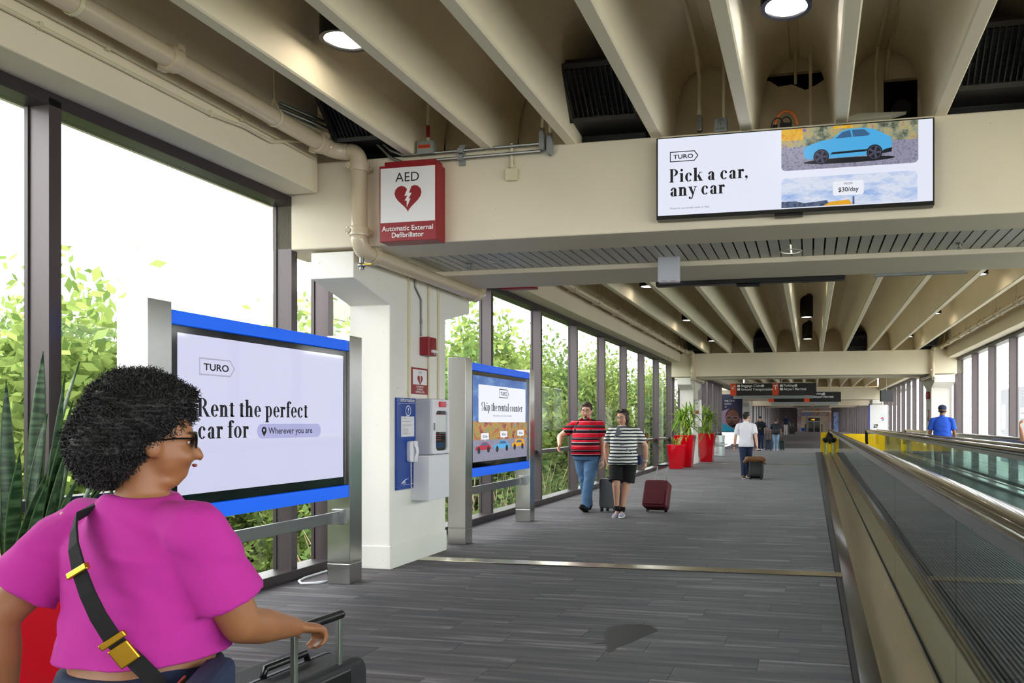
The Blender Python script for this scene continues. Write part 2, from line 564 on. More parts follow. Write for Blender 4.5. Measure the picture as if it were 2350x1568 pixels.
# ---------------------------------------------------------------- lettering
def text(s, size, o, r, u, mt, parent=None, align='LEFT', bold=0.0, name='lettering', depth=0.0, sx=1.0, off=0.0015):
    """sans lettering as a mesh; size = cap height"""
    cu = bpy.data.curves.new('t', 'FONT'); cu.body = s; cu.size = size / 0.72; cu.align_x = align
    cu.offset = bold * size; cu.extrude = depth; cu.resolution_u = 3
    ob = bpy.data.objects.new('t', cu); COL.objects.link(ob)
    me = bpy.data.meshes.new_from_object(ob.evaluated_get(bpy.context.evaluated_depsgraph_get()))
    bpy.data.objects.remove(ob); bpy.data.curves.remove(cu)
    r = Vector(r).normalized(); u = Vector(u).normalized(); n = r.cross(u)
    base = Vector(o) + n * off - (woff(parent) if parent is not None else Vector((0, 0, 0)))
    for v in me.vertices:
        v.co = base + r * (v.co.x * sx) + u * v.co.y + n * v.co.z
    me.materials.clear(); me.materials.append(M[mt] if isinstance(mt, str) else mt)
    ob = bpy.data.objects.new(name, me); COL.objects.link(ob); ob.parent = parent
    return ob

def arc(cx, cy, rx, ry, a0, a1, n=12):
    return [(cx + rx * math.cos(R(a0 + (a1 - a0) * i / n)), cy + ry * math.sin(R(a0 + (a1 - a0) * i / n))) for i in range(n + 1)]

def rrect(w, h, r, n=4):
    p = []
    for cx, cy, a in ((w / 2 - r, h / 2 - r, 0), (-w / 2 + r, h / 2 - r, 90), (-w / 2 + r, -h / 2 + r, 180), (w / 2 - r, -h / 2 + r, 270)):
        p += arc(cx, cy, r, r, a, a + 90, n)
    return p

def crescent(cx, cy, rx, ry, t, thin, a0, a1, n=14):
    """stroke of varying weight between an outer and an inner ellipse: heavy at the sides, thin top and bottom"""
    o_ = arc(cx, cy, rx, ry, a0, a1, n); i_ = arc(cx, cy, rx - t, ry - thin, a0, a1, n)
    return o_, i_

class Serif:
    """a bold high-contrast serif, drawn here from stems, hairlines and crescents (x height 1.0 = cap height)"""
    X = 0.66; ST = 0.20; HL = 0.045
    def __init__(s):
        s.q = []
    def rect(s, a, b, c, d): s.q.append([(a, b), (c, b), (c, d), (a, d)])
    def poly(s, *p): s.q.append(list(p))
    def band(s, o, i):
        for k in range(len(o) - 1):
            s.q.append([o[k], o[k + 1], i[k + 1], i[k]])
    def stem(s, x, top, foot=True, head='flag', bot=0.0):
        st = s.ST
        s.rect(x, bot, x + st, top)
        if foot: s.rect(x - 0.07, bot, x + st + 0.07, bot + s.HL)
        if head == 'flag': s.poly((x - 0.1, top - 0.03), (x + 0.02, top - 0.1), (x + 0.02, top), (x, top))
        if head == 'slab': s.rect(x - 0.07, top - s.HL, x + st + 0.07, top)
    def bowl(s, cx, cy, rx, ry, a0=0, a1=360): s.band(*crescent(cx, cy, rx, ry, s.ST * 0.95, s.HL, a0, a1, 20))
    def dot(s, x, y, r): s.poly(*arc(x, y, r, r, 0, 330, 11))
    def glyph(s, ch):
        X, st, hl = s.X, s.ST, s.HL
        h = X / 2
        if ch == 'P': s.stem(.08, 1, True, 'slab'); s.bowl(.30, .73, .36, .27, -90, 90); return .74
        if ch == 'R': s.stem(.08, 1, True, 'slab'); s.bowl(.30, .74, .34, .26, -90, 90); s.poly((.32, .5), (.50, .5), (.84, 0), (.60, 0)); s.rect(.6, 0, .9, hl); return .88
        if ch == 'S':
            s.bowl(.33, .75, .27, .25, 60, 270); s.bowl(.33, .26, .29, .26, -120, 90); s.rect(.52, .72, .56, .98); s.rect(.06, .02, .10, .28); return .70
        if ch == 'a':
            s.stem(.34, X - .16, False, None); s.poly((.34, 0), (.6, 0), (.62, .05), (.34, .05)); s.band(*crescent(.33, X - .2, .21, .2, st * .95, hl, 0, 160)); s.dot(.17, X - .17, .075)
            s.bowl(.28, .18, .2, .19, 90, 300); return .66
        if ch == 'c' or ch == 'e':
            s.bowl(.32, h, .28, h + .01, 40 if ch == 'c' else 0, 320)
            if ch == 'c': s.dot(.46, X - .15, .085)
            else: s.rect(.2, h - .01, .60, h + hl - .01)
            return .62
        if ch == 'o': s.bowl(.34, h, .30, h + .01); return .69
        if ch == 'd': s.bowl(.30, h, .26, h + .01, 60, 300); s.stem(.36, 1, True, 'flag'); return .70
        if ch == 'p': s.stem(.10, X, False, 'flag', -.30); s.rect(.03, -.30, .37, -.30 + hl); s.bowl(.36, h, .27, h + .01, -125, 125); return .70
        if ch == 'f': s.stem(.12, .86, True, None); s.band(*crescent(.33, .82, .21, .19, st, hl, 40, 180)); s.dot(.44, .90, .08); s.rect(.02, X - hl, .44, X); return .46
        if ch == 't': s.stem(.12, .80, False, None); s.band(*crescent(.30, .14, .18, .15, st * .9, hl, 180, 330)); s.rect(.02, X - hl, .42, X); return .46
        if ch in 'hn': s.stem(.10, 1 if ch == 'h' else X, True, 'flag'); s.band(*crescent(.41, X - .25, .21, .26, st, hl, 0, 150)); s.stem(.42, X - .24, True, None); return .74
        if ch == 'i': s.stem(.10, X, True, 'flag'); s.dot(.20, .88, .10); return .42
        if ch == 'l': s.stem(.10, 1, True, 'flag'); return .42
        if ch == 'k': s.stem(.10, 1, True, 'flag'); s.poly((.30, .30), (.36, .30), (.60, X), (.53, X)); s.poly((.34, .40), (.48, .48), (.74, 0), (.50, 0)); s.rect(.46, X - hl, .72, X); s.rect(.46, 0, .78, hl); return .76
        if ch == 'r': s.stem(.10, X, True, 'flag'); s.band(*crescent(.40, X - .18, .16, .19, .1, hl, 60, 170)); s.dot(.43, X - .10, .09); return .54
        if ch == 'u': s.stem(.10, X, False, 'flag'); s.band(*crescent(.30, .2, .2, .21, st * .9, hl, 180, 330)); s.stem(.42, X, False, 'flag'); s.rect(.42, 0, .69, hl); return .74
        if ch == 'y': s.poly((.06, X), (.28, X), (.46, .12), (.36, -.02)); s.poly((.56, X), (.62, X), (.38, -.14), (.30, -.14)); s.rect(0, X - hl, .34, X); s.rect(.46, X - hl, .70, X); s.band(*crescent(.22, -.14, .15, .15, .1, hl, 200, 360)); s.dot(.15, -.17, .08); return .68
        if ch == ',': s.dot(.14, .09, .10); s.poly((.22, .08), (.24, .02), (.10, -.20), (.08, -.18)); return .32
        return .30

def serif(s, size, o, r, u, mt, parent, name='lettering', off=0.0015, track=0.0):
    mb = MB(); x = 0.0
    r = Vector(r).normalized(); u = Vector(u).normalized(); n = r.cross(u); base = Vector(o) + n * off
    for ch in s:
        g = Serif(); w = g.glyph(ch)
        for q in g.q:
            mb.flat([((a + x) * size, b * size) for a, b in q], base, r, u)
        x += w + track
    return mb.build(name, mt, parent)

def pic(parent, name, polys, mt, o, r, u, off=0.001):
    """flat print or picture element: outlines in the plane (o; r, u)"""
    mb = MB(); n = Vector(r).cross(Vector(u)).normalized()
    for p in polys:
        mb.flat(p, Vector(o) + n * off, r, u)
    return mb.build(name, mt, parent)

def rc(x0, y0, x1, y1): return [(x0, y0), (x1, y0), (x1, y1), (x0, y1)]
def circ(x, y, r, n=20, ry=None): return arc(x, y, r, r if ry is None else ry, 0, 360 - 360 / n, n - 1)
def ringpolys(outer, inner):
    k = len(outer)
    return [[outer[i], outer[(i + 1) % k], inner[(i + 1) % k], inner[i]] for i in range(k)]
def heart(cx, cy, w):
    p = []
    for i in range(28):
        t = 2 * math.pi * i / 28
        p.append((cx + w / 32 * 16 * math.sin(t) ** 3, cy + w / 32 * (13 * math.cos(t) - 5 * math.cos(2 * t) - 2 * math.cos(3 * t) - math.cos(4 * t))))
    return p
def bolt(cx, cy, w):
    q = [(0.1, 1), (.42, 1), (.18, .38), (.46, .38), (.14, -.15), (.34, -.15), (-.06, -1), (-.06, -.35), (-.28, -.35), (0.0, .12), (-.3, .12)]
    return [(cx + a * w, cy + b * w) for a, b in q]
def tag_logo(parent, o, r, u, w, mt):
    """outlined luggage-tag emblem with four capital letters"""
    h = w * 0.36; t = w * 0.030
    o1 = [(0, 0), (w * .86, 0), (w, h / 2), (w * .86, h), (0, h)]
    i1 = [(t, t), (w * .86 - t * .5, t), (w - t * 1.4, h / 2), (w * .86 - t * .5, h - t), (t, h - t)]
    pic(parent, 'tag_emblem', ringpolys(o1, i1), mt, o, r, u, .0012)
    text('TURO', h * 0.40, Vector(o) + Vector(r) * (w * .12) + Vector(u) * (h * .30), r, u, mt, parent, sx=1.28, bold=.03, off=.0016)
# ================================================================ the bridge itself
XL, XR = -4.85, 4.75            # inner faces of the mullions
ZB, ZT, ZS = 3.15, 3.965, 4.78  # crossbeam underside and top, slab underside
BAY = [-13.96, 6.47, 26.9, 53.0]

# floor: backing slab, carpet planks nearest the camera one by one, the rest as one joined layer
floor = setting('floor', (0, 20, 0))
MB().box(-5.1, 5.0, -16, 46, -0.35, -0.006).build('floor_slab', 'carpetbase', floor)
far_floor = MB()
prof = [(46, -0.006), (56, 0.16), (66, 0.39), (74, 0.39), (120, 0.11), (128, 0.08)]
for (y0, z0), (y1, z1) in zip(prof[:-1], prof[1:]):
    far_floor.add([(-9, y0, z0), (7, y0, z0), (7, y1, z1), (-9, y1, z1), (-9, y0, -.4), (7, y0, -.4), (7, y1, -.4), (-9, y1, -.4)],
                  [(0, 1, 2, 3), (4, 7, 6, 5), (0, 4, 5, 1), (2, 6, 7, 3), (1, 5, 6, 2), (0, 3, 7, 4)])
far_floor.build('ramp_slab', 'carpetfar', floor)
PW, PL = 0.25, 1.0
pm = {}
def plank_mesh(w):
    k = round(w, 2)
    if k not in pm:
        e = 0.0005
        b = MB()
        hw, hl, c = w / 2 - e, PW / 2 - e, 0.0010
        b.add([(-hw, -hl, -.008), (hw, -hl, -.008), (hw, hl, -.008), (-hw, hl, -.008),
               (-hw, -hl, -.0016), (hw, -hl, -.0016), (hw, hl, -.0016), (-hw, hl, -.0016),
               (-hw + c, -hl + c, 0), (hw - c, -hl + c, 0), (hw - c, hl - c, 0), (-hw + c, hl - c, 0)],
              [(0, 3, 2, 1), (0, 1, 5, 4), (1, 2, 6, 5), (2, 3, 7, 6), (3, 0, 4, 7), (4, 5, 9, 8), (5, 6, 10, 9), (6, 7, 11, 10), (7, 4, 8, 11), (8, 9, 10, 11)])
        pm[k] = b.mesh('carpet_plank', 'carpet')
    return pm[k]
rest = MB(); n_pl = 0
y = 2.9
row = 0
while y < 46:
    x_end = 0.24 if y < 40.5 else 4.7
    x = XL + 0.03 - (0, .5, .25, .75, .4, .1)[row % 6] * PL
    while x < x_end - 0.04:
        a, b_ = max(x, XL + .03), min(x + PL, x_end)
        if x_end - b_ < .1: b_ = x_end
        if b_ - a > 0.06 and not (7.68 < y + PW / 2 < 7.88 and a > -4.3):
            w = b_ - a
            if w >= .02:
                if n_pl < 298:
                    inst(plank_mesh(w), 'carpet_plank', ((a + b_) / 2, y + PW / 2, 0), floor); n_pl += 1
                else:
                    rest.box(a + .001, b_ - .001, y + .001, y + PW - .001, -.006, 0)
        x += PL
    y += PW; row += 1
o = rest.build('carpet_field', 'carpet', floor); o['kind'] = 'stuff'
# expansion joint covers across the floor
tag(MB().box(-4.3, 0.31, 7.685, 7.885, -.004, 0.007).build('trim_1', 'deck', bevel=.003), kind='structure')
tag(MB().box(-4.3, 0.31, 28.0, 28.16, -.004, 0.007).build('trim_2', 'deck', bevel=.003), kind='structure')

# crossbeams, edge beams, pillars, joists, slab
ceiling = setting('ceiling', (0, 20, 4.78))
MB().box(-5.4, 5.3, -16, 56.5, ZS, ZS + .25).build('slab', 'creamsmooth', ceiling)
JP = [(-.055, 0), (.055, 0), (.085, .40), (.115, .56), (.15, .66), (.20, .73), (.27, .775), (.34, .80), (.34, .83), (-.34, .83), (-.34, .80), (-.27, .775), (-.20, .73), (-.15, .66), (-.115, .56), (-.085, .40)]
def joist_mesh(y0, y1, z):
    b = MB()
    ch = .012
    lo = [(-.055 + ch, 0), (.055 - ch, 0), (.055, ch)] + JP[2:] + [(-.055, ch)]
    b.prism(lo, (0, y1, z), (1, 0, 0), (0, 0, 1), y1 - y0)
    me = b.mesh('joist', 'creamsmooth', smooth=True); sharp_by_angle(me, 25)
    return me
JX = {0: (-3.6, .769), 1: (-3.575, .787), 2: (-3.55, .787)}
for k in range(3):
    dz = -.07 if k == 2 else 0
    y0 = BAY[k] + 1.85; y1 = BAY[k + 1] + .5
    me = joist_mesh(0, y1 - y0, 0)
    x0, dx = JX[k]
    for i in range(10):
        inst(me, 'joist', (x0 + dx * i, y0, ZT - .012 + (dz * .5 if k == 2 else 0)), ceiling)
    # end boards closing the troughs above each crossbeam
    for i in range(-1, 10):
        xa = XL + .35 if i < 0 else x0 + dx * i + .06
        xb = x0 - .06 if i < 0 else (XR - .35 if i == 9 else x0 + dx * (i + 1) - .06)
        b = MB(); yy = BAY[k + 1] + .55
        if k == 0 and i == 5:          # board with a rectangular hole knocked through
            b.box(xa, .63, yy, yy + .06, ZT, ZS); b.box(.63, xb, yy, yy + .06, 4.52, ZS); b.box(.92, xb, yy, yy + .06, ZT, 4.52)
        elif k == 0 and i == 4:        # board broken away along its top edge
            zz = [(xa, 4.60), (xa + .1, 4.60), (xa + .18, 4.54), (xa + .3, 4.55), (xa + .42, 4.49), (xa + .52, 4.53), (xa + .6, 4.58), (xb, 4.62)]
            b.prism([(xa, ZT), (xb, ZT)] + zz[::-1], (0, yy + .06, 0), (1, 0, 0), (0, 0, 1), .06)
            b.box(xa, xb, yy, yy + .06, 4.66, ZS)
        else:
            b.box(xa, xb, yy, yy + .06, ZT, ZS)
        b.build('end_board', 'creamsmooth', ceiling)
    MB().box(-4.4, 4.3, BAY[k + 1] + .75, BAY[k + 1] + .8, ZT, ZS).build('shade_sheet', 'void', ceiling)  # black sheet put in for the shade behind the end boards
def edge_trim(n, x0, x1, k):
    dz = 0
    y0, y1 = (BAY[k] + 2.4, BAY[k + 1] - .05)
    e = setting('trim_%d' % n, ((x0 + x1) / 2, (y0 + y1) / 2, 3.66))
    MB().box(x0, x1, y0, y1, 3.66, ZS).build('edge_beam', 'cream', e, bevel=.012)
for k in range(3):
    edge_trim(10 + 2 * k, -5.1, -4.53, k); edge_trim(11 + 2 * k, 4.43, 5.0, k)
# light concrete overhang outside, above the glass
for n, (xa, xb) in enumerate(((-5.4, -5.1), (5.0, 5.3))):
    tag(MB().box(xa, xb, -16, 55, 3.70, ZS).build('trim_%d' % (20 + n), 'cream'), kind='structure')

def crossbeams(k, n, dz=0):
    B = BAY[k]
    b = setting('trim_%d' % n, (0, B + 1.2, ZB + dz))
    MB().box(XL - .22, XR + .22, B, B + .54, ZB + dz, ZT + dz).build('front_beam', 'cream', b, bevel=.012)
    MB().box(XL - .22, XR + .22, B + 1.50, B + 2.34, ZB + dz, ZT + dz).build('rear_beam', 'cream', b, bevel=.012)
    return b
def slats(k, n, dz=0):
    B = BAY[k]
    s = setting('ceiling_%d' % n, (0, B + 1, 3.2 + dz))
    me = MB().box(-.045, .045, B + .54, B + 1.5, 0, .012).mesh('slat', 'slat')
    x = -4.18
    while x < XR - .05:
        inst(me, 'slat', (x, 0, 3.2 + dz), s); x += .1065
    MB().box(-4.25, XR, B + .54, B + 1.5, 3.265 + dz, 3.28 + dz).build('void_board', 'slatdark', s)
    return s
crossbeams(0, 30); crossbeams(1, 31); crossbeams(2, 32, -.01); crossbeams(3, 33, -.07)
slats(1, 2); slats(2, 3, -.01)

def pillar(x0, x1, k, label, dz=0):
    B = BAY[k]; y0, y1 = B + .68, B + 1.90
    p = thing('pillar', label, 'pillar', ((x0 + x1) / 2, (y0 + y1) / 2, 0), group='white concrete pillars under the crossbeams')
    zt = 3.125 + dz
    pr = [(y0, 0), (y1, 0), (y1, 2.71 + dz), (B + 2.55, 2.88 + dz), (B + 2.55, zt), (B + .047, zt), (B + .047, 2.875 + dz), (y0, 2.71 + dz)]
    MB().prism(pr, (x0, 0, 0), (0, 1, 0), (0, 0, 1), x1 - x0).build('shaft', 'white', p, bevel=.008)
    MB().box(x0 - .012, x1 + .012, y0 - .012, y1 + .012, 0, .235).build('plinth', 'white', p, bevel=.006)
    return p
pillar(-4.675, -4.22, 1, 'white concrete pillar behind the blue information phone panel')
pillar(-4.66, -4.16, 2, 'white concrete pillar between the red planters with grey cabinet', -.01)
pillar(4.04, 4.70, 2, 'white concrete pillar behind the man in blue shirt', -.01)
pillar(-4.66, -4.16, 3, 'cream pillar behind the white shirted man beside tall poster', -.07)
pillar(4.04, 4.62, 3, 'white pillar behind the tall white soft drink board', -.07)
pillar(4.04, 4.70, 1, 'white concrete pillar out of frame at the right')

# window walls
def mull_ys(k):
    B, E_ = BAY[k], BAY[k + 1]
    ys = [B + .57, B + 2.44]
    y = B + 4.67
    while y < E_ - 1.2:
        ys.append(y); y += 2.23
    ys.append(E_)
    return ys
def window_wall(n, side, k):
    xin = XL if side < 0 else XR
    w = setting('window_%d' % n, (xin, (BAY[k] + BAY[k + 1]) / 2, 0))
    ya, yb = BAY[k] + .57, BAY[k + 1] + .57
    xo = xin + side * .20
    xs = sorted((xin, xo))
    ys = mull_ys(k)
    if k == 2 and side < 0:
        yb = 43.6; ys = [y for y in ys if y < 43.6]
    me = MB().box(-.1, .1, 0, .085, 0, 3.6).mesh('mullion', 'bronze')
    fin = MB().box(-.015, .015, -.012, .097, 0, 3.6).mesh('mullion_cap', 'bronzedark')
    for y in ys:
        inst(me, 'mullion', ((xin + xo) / 2, y, 0.02), w)
        inst(fin, 'mullion_cap', (xo - side * .03, y, 0.02), w)
    MB().box(*xs, ya, yb, 3.57, 3.66).build('head_rail', 'bronzedark', w, bevel=.004)
    s = sorted((xin - side * .05, xo))
    MB().box(s[0], s[1], ya, yb, 0, .10).build('sill_rail', 'bronzedark', w, bevel=.006)
    xt = sorted((xin + side * .07, xo))
    for a, b in zip(ys[:-1], ys[1:]):
        if b - a < .3: continue
        MB().box(xt[0], xt[1], a + .08, b + .005, .93, 1.0).build('transom', 'bronzedark', w, bevel=.003)
        xg = xin + side * .15
        for z0, z1 in ((.10, .93), (1.0, 3.57)):
            MB().box(xg - .004, xg + .004, a + .08, b + .005, z0, z1).build('glass_pane', 'pane', w)
for k in range(3):
    window_wall(1 + 2 * k, -1, k); window_wall(2 + 2 * k, 1, k)

# beyond the third crossbeam: panelled walls, low ceiling, the far entrance
wl = setting('wall_left', (-5, 80, 0))
for i in range(17):
    y0 = 58 + i * 3.9
    if y0 > 118: break
    MB().box(-5.2, -5.0, y0, y0 + (1.9 if i % 3 else 3.0), 0, 3.9).build('wall_panel', 'bronze', wl, bevel=.01)
    if i % 2 == 0:
        MB().box(-5.15, -5.05, y0 + 2.0, y0 + 3.85, 0, .9).build('low_panel', 'cream', wl)
MB().box(-6.6, -6.5, 43.6, 57, -.1, 4.8).build('side_panel', 'bronze', wl); MB().box(-6.6, -5.05, 43.5, 43.6, -.1, 4.8).build('return_panel', 'bronze', wl); MB().box(-6.6, -5.1, 43.5, 46, -.2, -.006).build('corner_floor', 'carpetfar', wl)
wr = setting('wall_right', (4.9, 80, 0))
for i in range(17):
    y0 = 58 + i * 3.9
    if y0 > 118: break
    MB().box(4.9, 5.1, y0, y0 + 1.5, 0, 3.9).build('wall_panel', 'bronze', wr, bevel=.01)
fc = setting('ceiling_4', (0, 80, 3.9))
MB().box(-9, 7, 56.4, 126, 3.9, 4.2).build('slab', 'creamsmooth', fc)
for y0 in (66, 86):
    MB().box(-9, 7, y0, y0 + .8, 2.95 if y0 == 66 else 3.2, 3.9).build('downstand', 'cream', fc, bevel=.02)
we = setting('wall_end', (0, 121, 0))
MB().box(-9, -2.0, 121, 121.3, 0, 4).build('side_panel', 'bronzedark', we); MB().box(3.1, 7, 121, 121.3, 0, 4).build('side_panel', 'bronzedark', we)
MB().box(-2.0, 3.1, 126, 126.2, 0, 4).build('back_panel', 'cream', we)
wb = setting('wall_back', (0, -15.9, 0))
MB().box(-5.1, 5.0, -16, -15.8, 0, 4.8).build('back_panel', 'white', wb)
# ================================================================ pipes, lamps, grilles
def drain_pipe(side, k, label):
    """horizontal rain pipe under the slab, elbow at the crossbeam, drop, return run under the beams"""
    B = BAY[k + 1]; sx = side
    xm = 0.0 if side < 0 else -.1
    x1, x2 = sx * 4.30 + xm, sx * 4.07 + xm
    zt, zl, r = 4.005, 3.09, .072
    p = thing('drain_pipe', label, 'pipe', (x1, B - .2, 3.1), group='cream drain pipes along the edge beams')
    ys = BAY[k] + 2.62
    MB().cyl((x1, ys, zt), (x1, B - .28, zt), r, n=20).build('pipe_run', 'pipe', p, auto=True)
    def elbow(pts, name='elbow'):
        MB().tube(pts, r * 1.06, 18).build(name, 'pipe', p, smooth=True)
    def bend(a, c, b_, n=7):
        a, b_, c = Vector(a), Vector(b_), Vector(c)
        return [a * (1 - t) ** 2 + c * 2 * t * (1 - t) + b_ * t * t for t in [i / n for i in range(n + 1)]]
    elbow(bend((x1, B - .30, zt), (x1, B - .12, zt), (x2 - sx * -.10, B - .10, zt)))
    elbow(bend((x2 - sx * -.10, B - .10, zt), (x2, B - .10, zt), (x2, B - .10, zt - .14)))
    MB().cyl((x2, B - .10, zt - .13), (x2, B - .10, zl + .14), r, n=20).build('drop_pipe', 'pipe', p, auto=True)
    elbow(bend((x2, B - .10, zl + .15), (x2, B - .10, zl - .03), (x2, B + .10, zl)))
    MB().cyl((x2, B + .09, zl), (x2, B + 2.42, zl), r, n=20).build('return_pipe', 'pipe', p, auto=True)
    elbow(bend((x2, B + 2.40, zl), (x2, B + 2.58, zl), (x2, B + 2.56, zl + .2)))
    def coupling(c, ax):
        c = Vector(c); ax = Vector(ax)
        b = MB()
        b.lathe([(r * 1.02, -.045), (r * 1.22, -.04), (r * 1.28, -.02), (r * 1.2, 0), (r * 1.28, .02), (r * 1.22, .04), (r * 1.02, .045)], c, 20, ax)
        q = ax.orthogonal().normalized()
        for s_ in (-1, 1):
            b.cyl(c + q * s_ * r * 1.33 - ax * .03, c + q * s_ * r * 1.33 + ax * .03, .016, n=8)
            b.obox(c + q * s_ * r * 1.25, (.05, .05, .035))
        b.build('coupling', 'pipe', p, auto=True)
    y = B - .36
    while y > ys:
        coupling((x1, y, zt), (0, 1, 0)); y -= 1.62
    coupling((x2, B - .10, zt - .15), (0, 0, 1)); coupling((x2, B - .10, zl + .17), (0, 0, 1))
    coupling((x2, B + .12, zl), (0, 1, 0)); coupling((x2, B + 2.38, zl), (0, 1, 0))
    y = B - .95
    while y > ys:
        b = MB()
        b.cyl((x1, y, zt + .12), (x1, y, ZS), .006, n=6)
        b.lathe([(r * 1.03, -.012), (r * 1.12, -.012), (r * 1.12, .012), (r * 1.03, .012)], (x1, y, zt), 18, (0, 1, 0))
        b.tube([(x1 - .04, y, zt + r), (x1, y, zt + .13), (x1 + .04, y, zt + r)], .007, 6)
        b.obox((x1, y, zt + .125), (.025, .02, .03))
        b.build('hanger', 'conduit', p, auto=True); y -= 1.75
    # drain valve with a brass lever under the lower elbow
    v = MB().cyl((x2, B - .06, zl - .06), (x2, B - .06, zl - .17), .022, n=10)
    v.ell((x2, B - .06, zl - .13), (.04, .03, .028)); v.build('drain_valve', 'steelpipe', p, auto=True)
    MB().obox((x2 + .06, B - .07, zl - .125), (.11, .02, .012)).build('valve_lever', 'brass', p, bevel=.003)
drain_pipe(-1, 0, 'cream drain pipe with elbow passing left of the red heart sign')
drain_pipe(-1, 1, 'far left drain pipe above the windows behind the striped couple')
drain_pipe(1, 1, 'far right drain pipe above the windows behind the blue shirted man')

LAMPGRP = 'black cylinder downlights between the joists'
def downlight(x, y, label, lit='lampon', z=4.2, r=.165, proto=[None]):
    if proto[0] is None or lit != 'lampon':
        t = thing('downlight', label, 'ceiling light', (x, y, z), group=LAMPGRP)
        MB().lathe([(.0, ZS - z), (r, ZS - z), (r, .0), (r - .028, .0), (r - .036, .015), (r - .036, .17), (0, .17)], (0, 0, 0), 36).build('housing', 'black', t, local=True, auto=True)
        MB().lathe([(r - .0365, .012), (r - .045, .10), (.0, .12)], (0, 0, 0), 36).build('diffuser', lit, t, local=True, smooth=True)
        if lit == 'lampon': proto[0] = t
        return t
    return dup(proto[0], (x, y, z), label=label)
downlight(-3.23, 4.875, 'nearest black downlight at top left between cream joists')
downlight(-.155, 5.06, 'nearest black downlight at the top edge above the wall screen', 'lampcool')
for j, yy in enumerate((14.9, 20.0, 25.2)):
    w_ = ('nearer', 'middle', 'farthest')[j]
    downlight(-3.17, yy, 'left row %s black downlight in the second bay' % w_)
    downlight(-.1, yy, 'central row %s black downlight in the second bay' % w_)
    downlight(3.0, yy, 'right row %s black downlight in the second bay' % w_)

def recessed(x, y, label, m):
    t = thing('recessed_light', label, 'ceiling light', (x, y, 3.2), group='recessed lights in the slat ceiling')
    MB().lathe([(.092, .0), (.112, .0), (.112, -.006), (.092, -.008)], (0, 0, 0), 28).build('trim_ring', 'slat', t, local=True, auto=True)
    MB().lathe([(.096, -.004), (.085, .03), (.05, .055), (0, .06)], (0, 0, 0), 28).build('reflector', m, t, local=True, smooth=True)
recessed(-3.21, 7.53, 'unlit recessed light in slat ceiling above the white pillar', 'lampdim')
recessed(-.19, 7.71, 'lit recessed light in the slat ceiling under the wall screen', 'lampmid')
def sprinkler(x, y, label):
    t = thing('sprinkler', label, 'sprinkler', (x, y, 3.2), group='sprinklers in the slat ceiling')
    MB().lathe([(0, 0), (.03, 0), (.03, -.012), (.012, -.015), (.01, -.04), (0, -.04)], (0, 0, 0), 12).build('body', 'steelpipe', t, local=True, auto=True)
    MB().lathe([(0, -.055), (.032, -.055), (.03, -.06), (0, -.06)], (0, 0, 0), 12).build('deflector', 'steelpipe', t, local=True, auto=True)
    b = MB()
    for s_ in (-1, 1): b.tube([(s_ * .012, 0, -.03), (s_ * .02, 0, -.045), (0, 0, -.056)], .004, 6)
    b.build('yoke', 'steelpipe', t, local=True)
sprinkler(-3.56, 7.61, 'small sprinkler at the left end of the slat ceiling')
sprinkler(1.38, 7.67, 'small sprinkler at the right end of the slat ceiling')

def vent(x, k, label, w=.62):
    B = BAY[k + 1]
    t = thing('air_grille', label, 'vent', (x, B - .4, 4.0), group='black air grilles above the crossbeams')
    y0, z0, y1, z1 = B - .52, 4.40, B - .22, 4.08
    pr = [(y0 + .03, z0 + .06), (y0 + .02, z0 - .03), (y1 + .02, z1 - .0), (B + .1, z1 - .03), (B + .1, 3.98), (B + .5, 3.98), (B + .5, 4.6), (B - .1, 4.6)]
    MB().prism(pr, (x - w / 2 + .02, 0, 0), (0, 1, 0), (0, 0, 1), w - .04).build('duct', 'vent', t, bevel=.005)
    d = Vector((0, y1 - y0, z1 - z0)); L = d.length; d.normalize(); n = Vector((1, 0, 0)).cross(d)
    if n.z > 0: n = -n
    c = Vector((x, (y0 + y1) / 2, (z0 + z1) / 2)); rot = Matrix((X3, d, X3.cross(d))).transposed()
    f = MB()
    for s_ in (-1, 1):
        f.obox(c + X3 * s_ * (w / 2 - .02) + n * .015, (.04, L + .04, .03), rot); f.obox(c + d * s_ * (L / 2) + n * .015, (w, .04, .03), rot)
    f.build('frame', 'ventframe', t, bevel=.003)
    lm = MB().obox((0, 0, 0), (.007, L, .022), rot).mesh('louver', 'ventframe')
    nn = 13
    for i in range(nn):
        inst(lm, 'louver', c + X3 * (-w / 2 + .05 + (w - .1) * i / (nn - 1)) + n * .012, t)
    cb = MB()
    for i in range(9): cb.obox(c + d * (-L / 2 + L * (i + .5) / 9) + n * .004, (w - .05, .004, .01), rot)
    cb.build('crossbars', 'vent', t)
vent(-3.97, 0, 'black air grille left, behind the near drain pipe', .55)
vent(-1.70, 0, 'black air grille above the beam left of the wall screen')
vent(1.39, 0, 'black air grille at upper right above the wall screen')
vent(-3.97, 1, 'black grille in the far bay at the left window side', .55)
vent(-1.60, 1, 'black grille in the far bay left of centre')
vent(1.56, 1, 'black grille in the far bay right of centre')
vent(3.85, 1, 'black grille in the far bay at the right window side', .5)

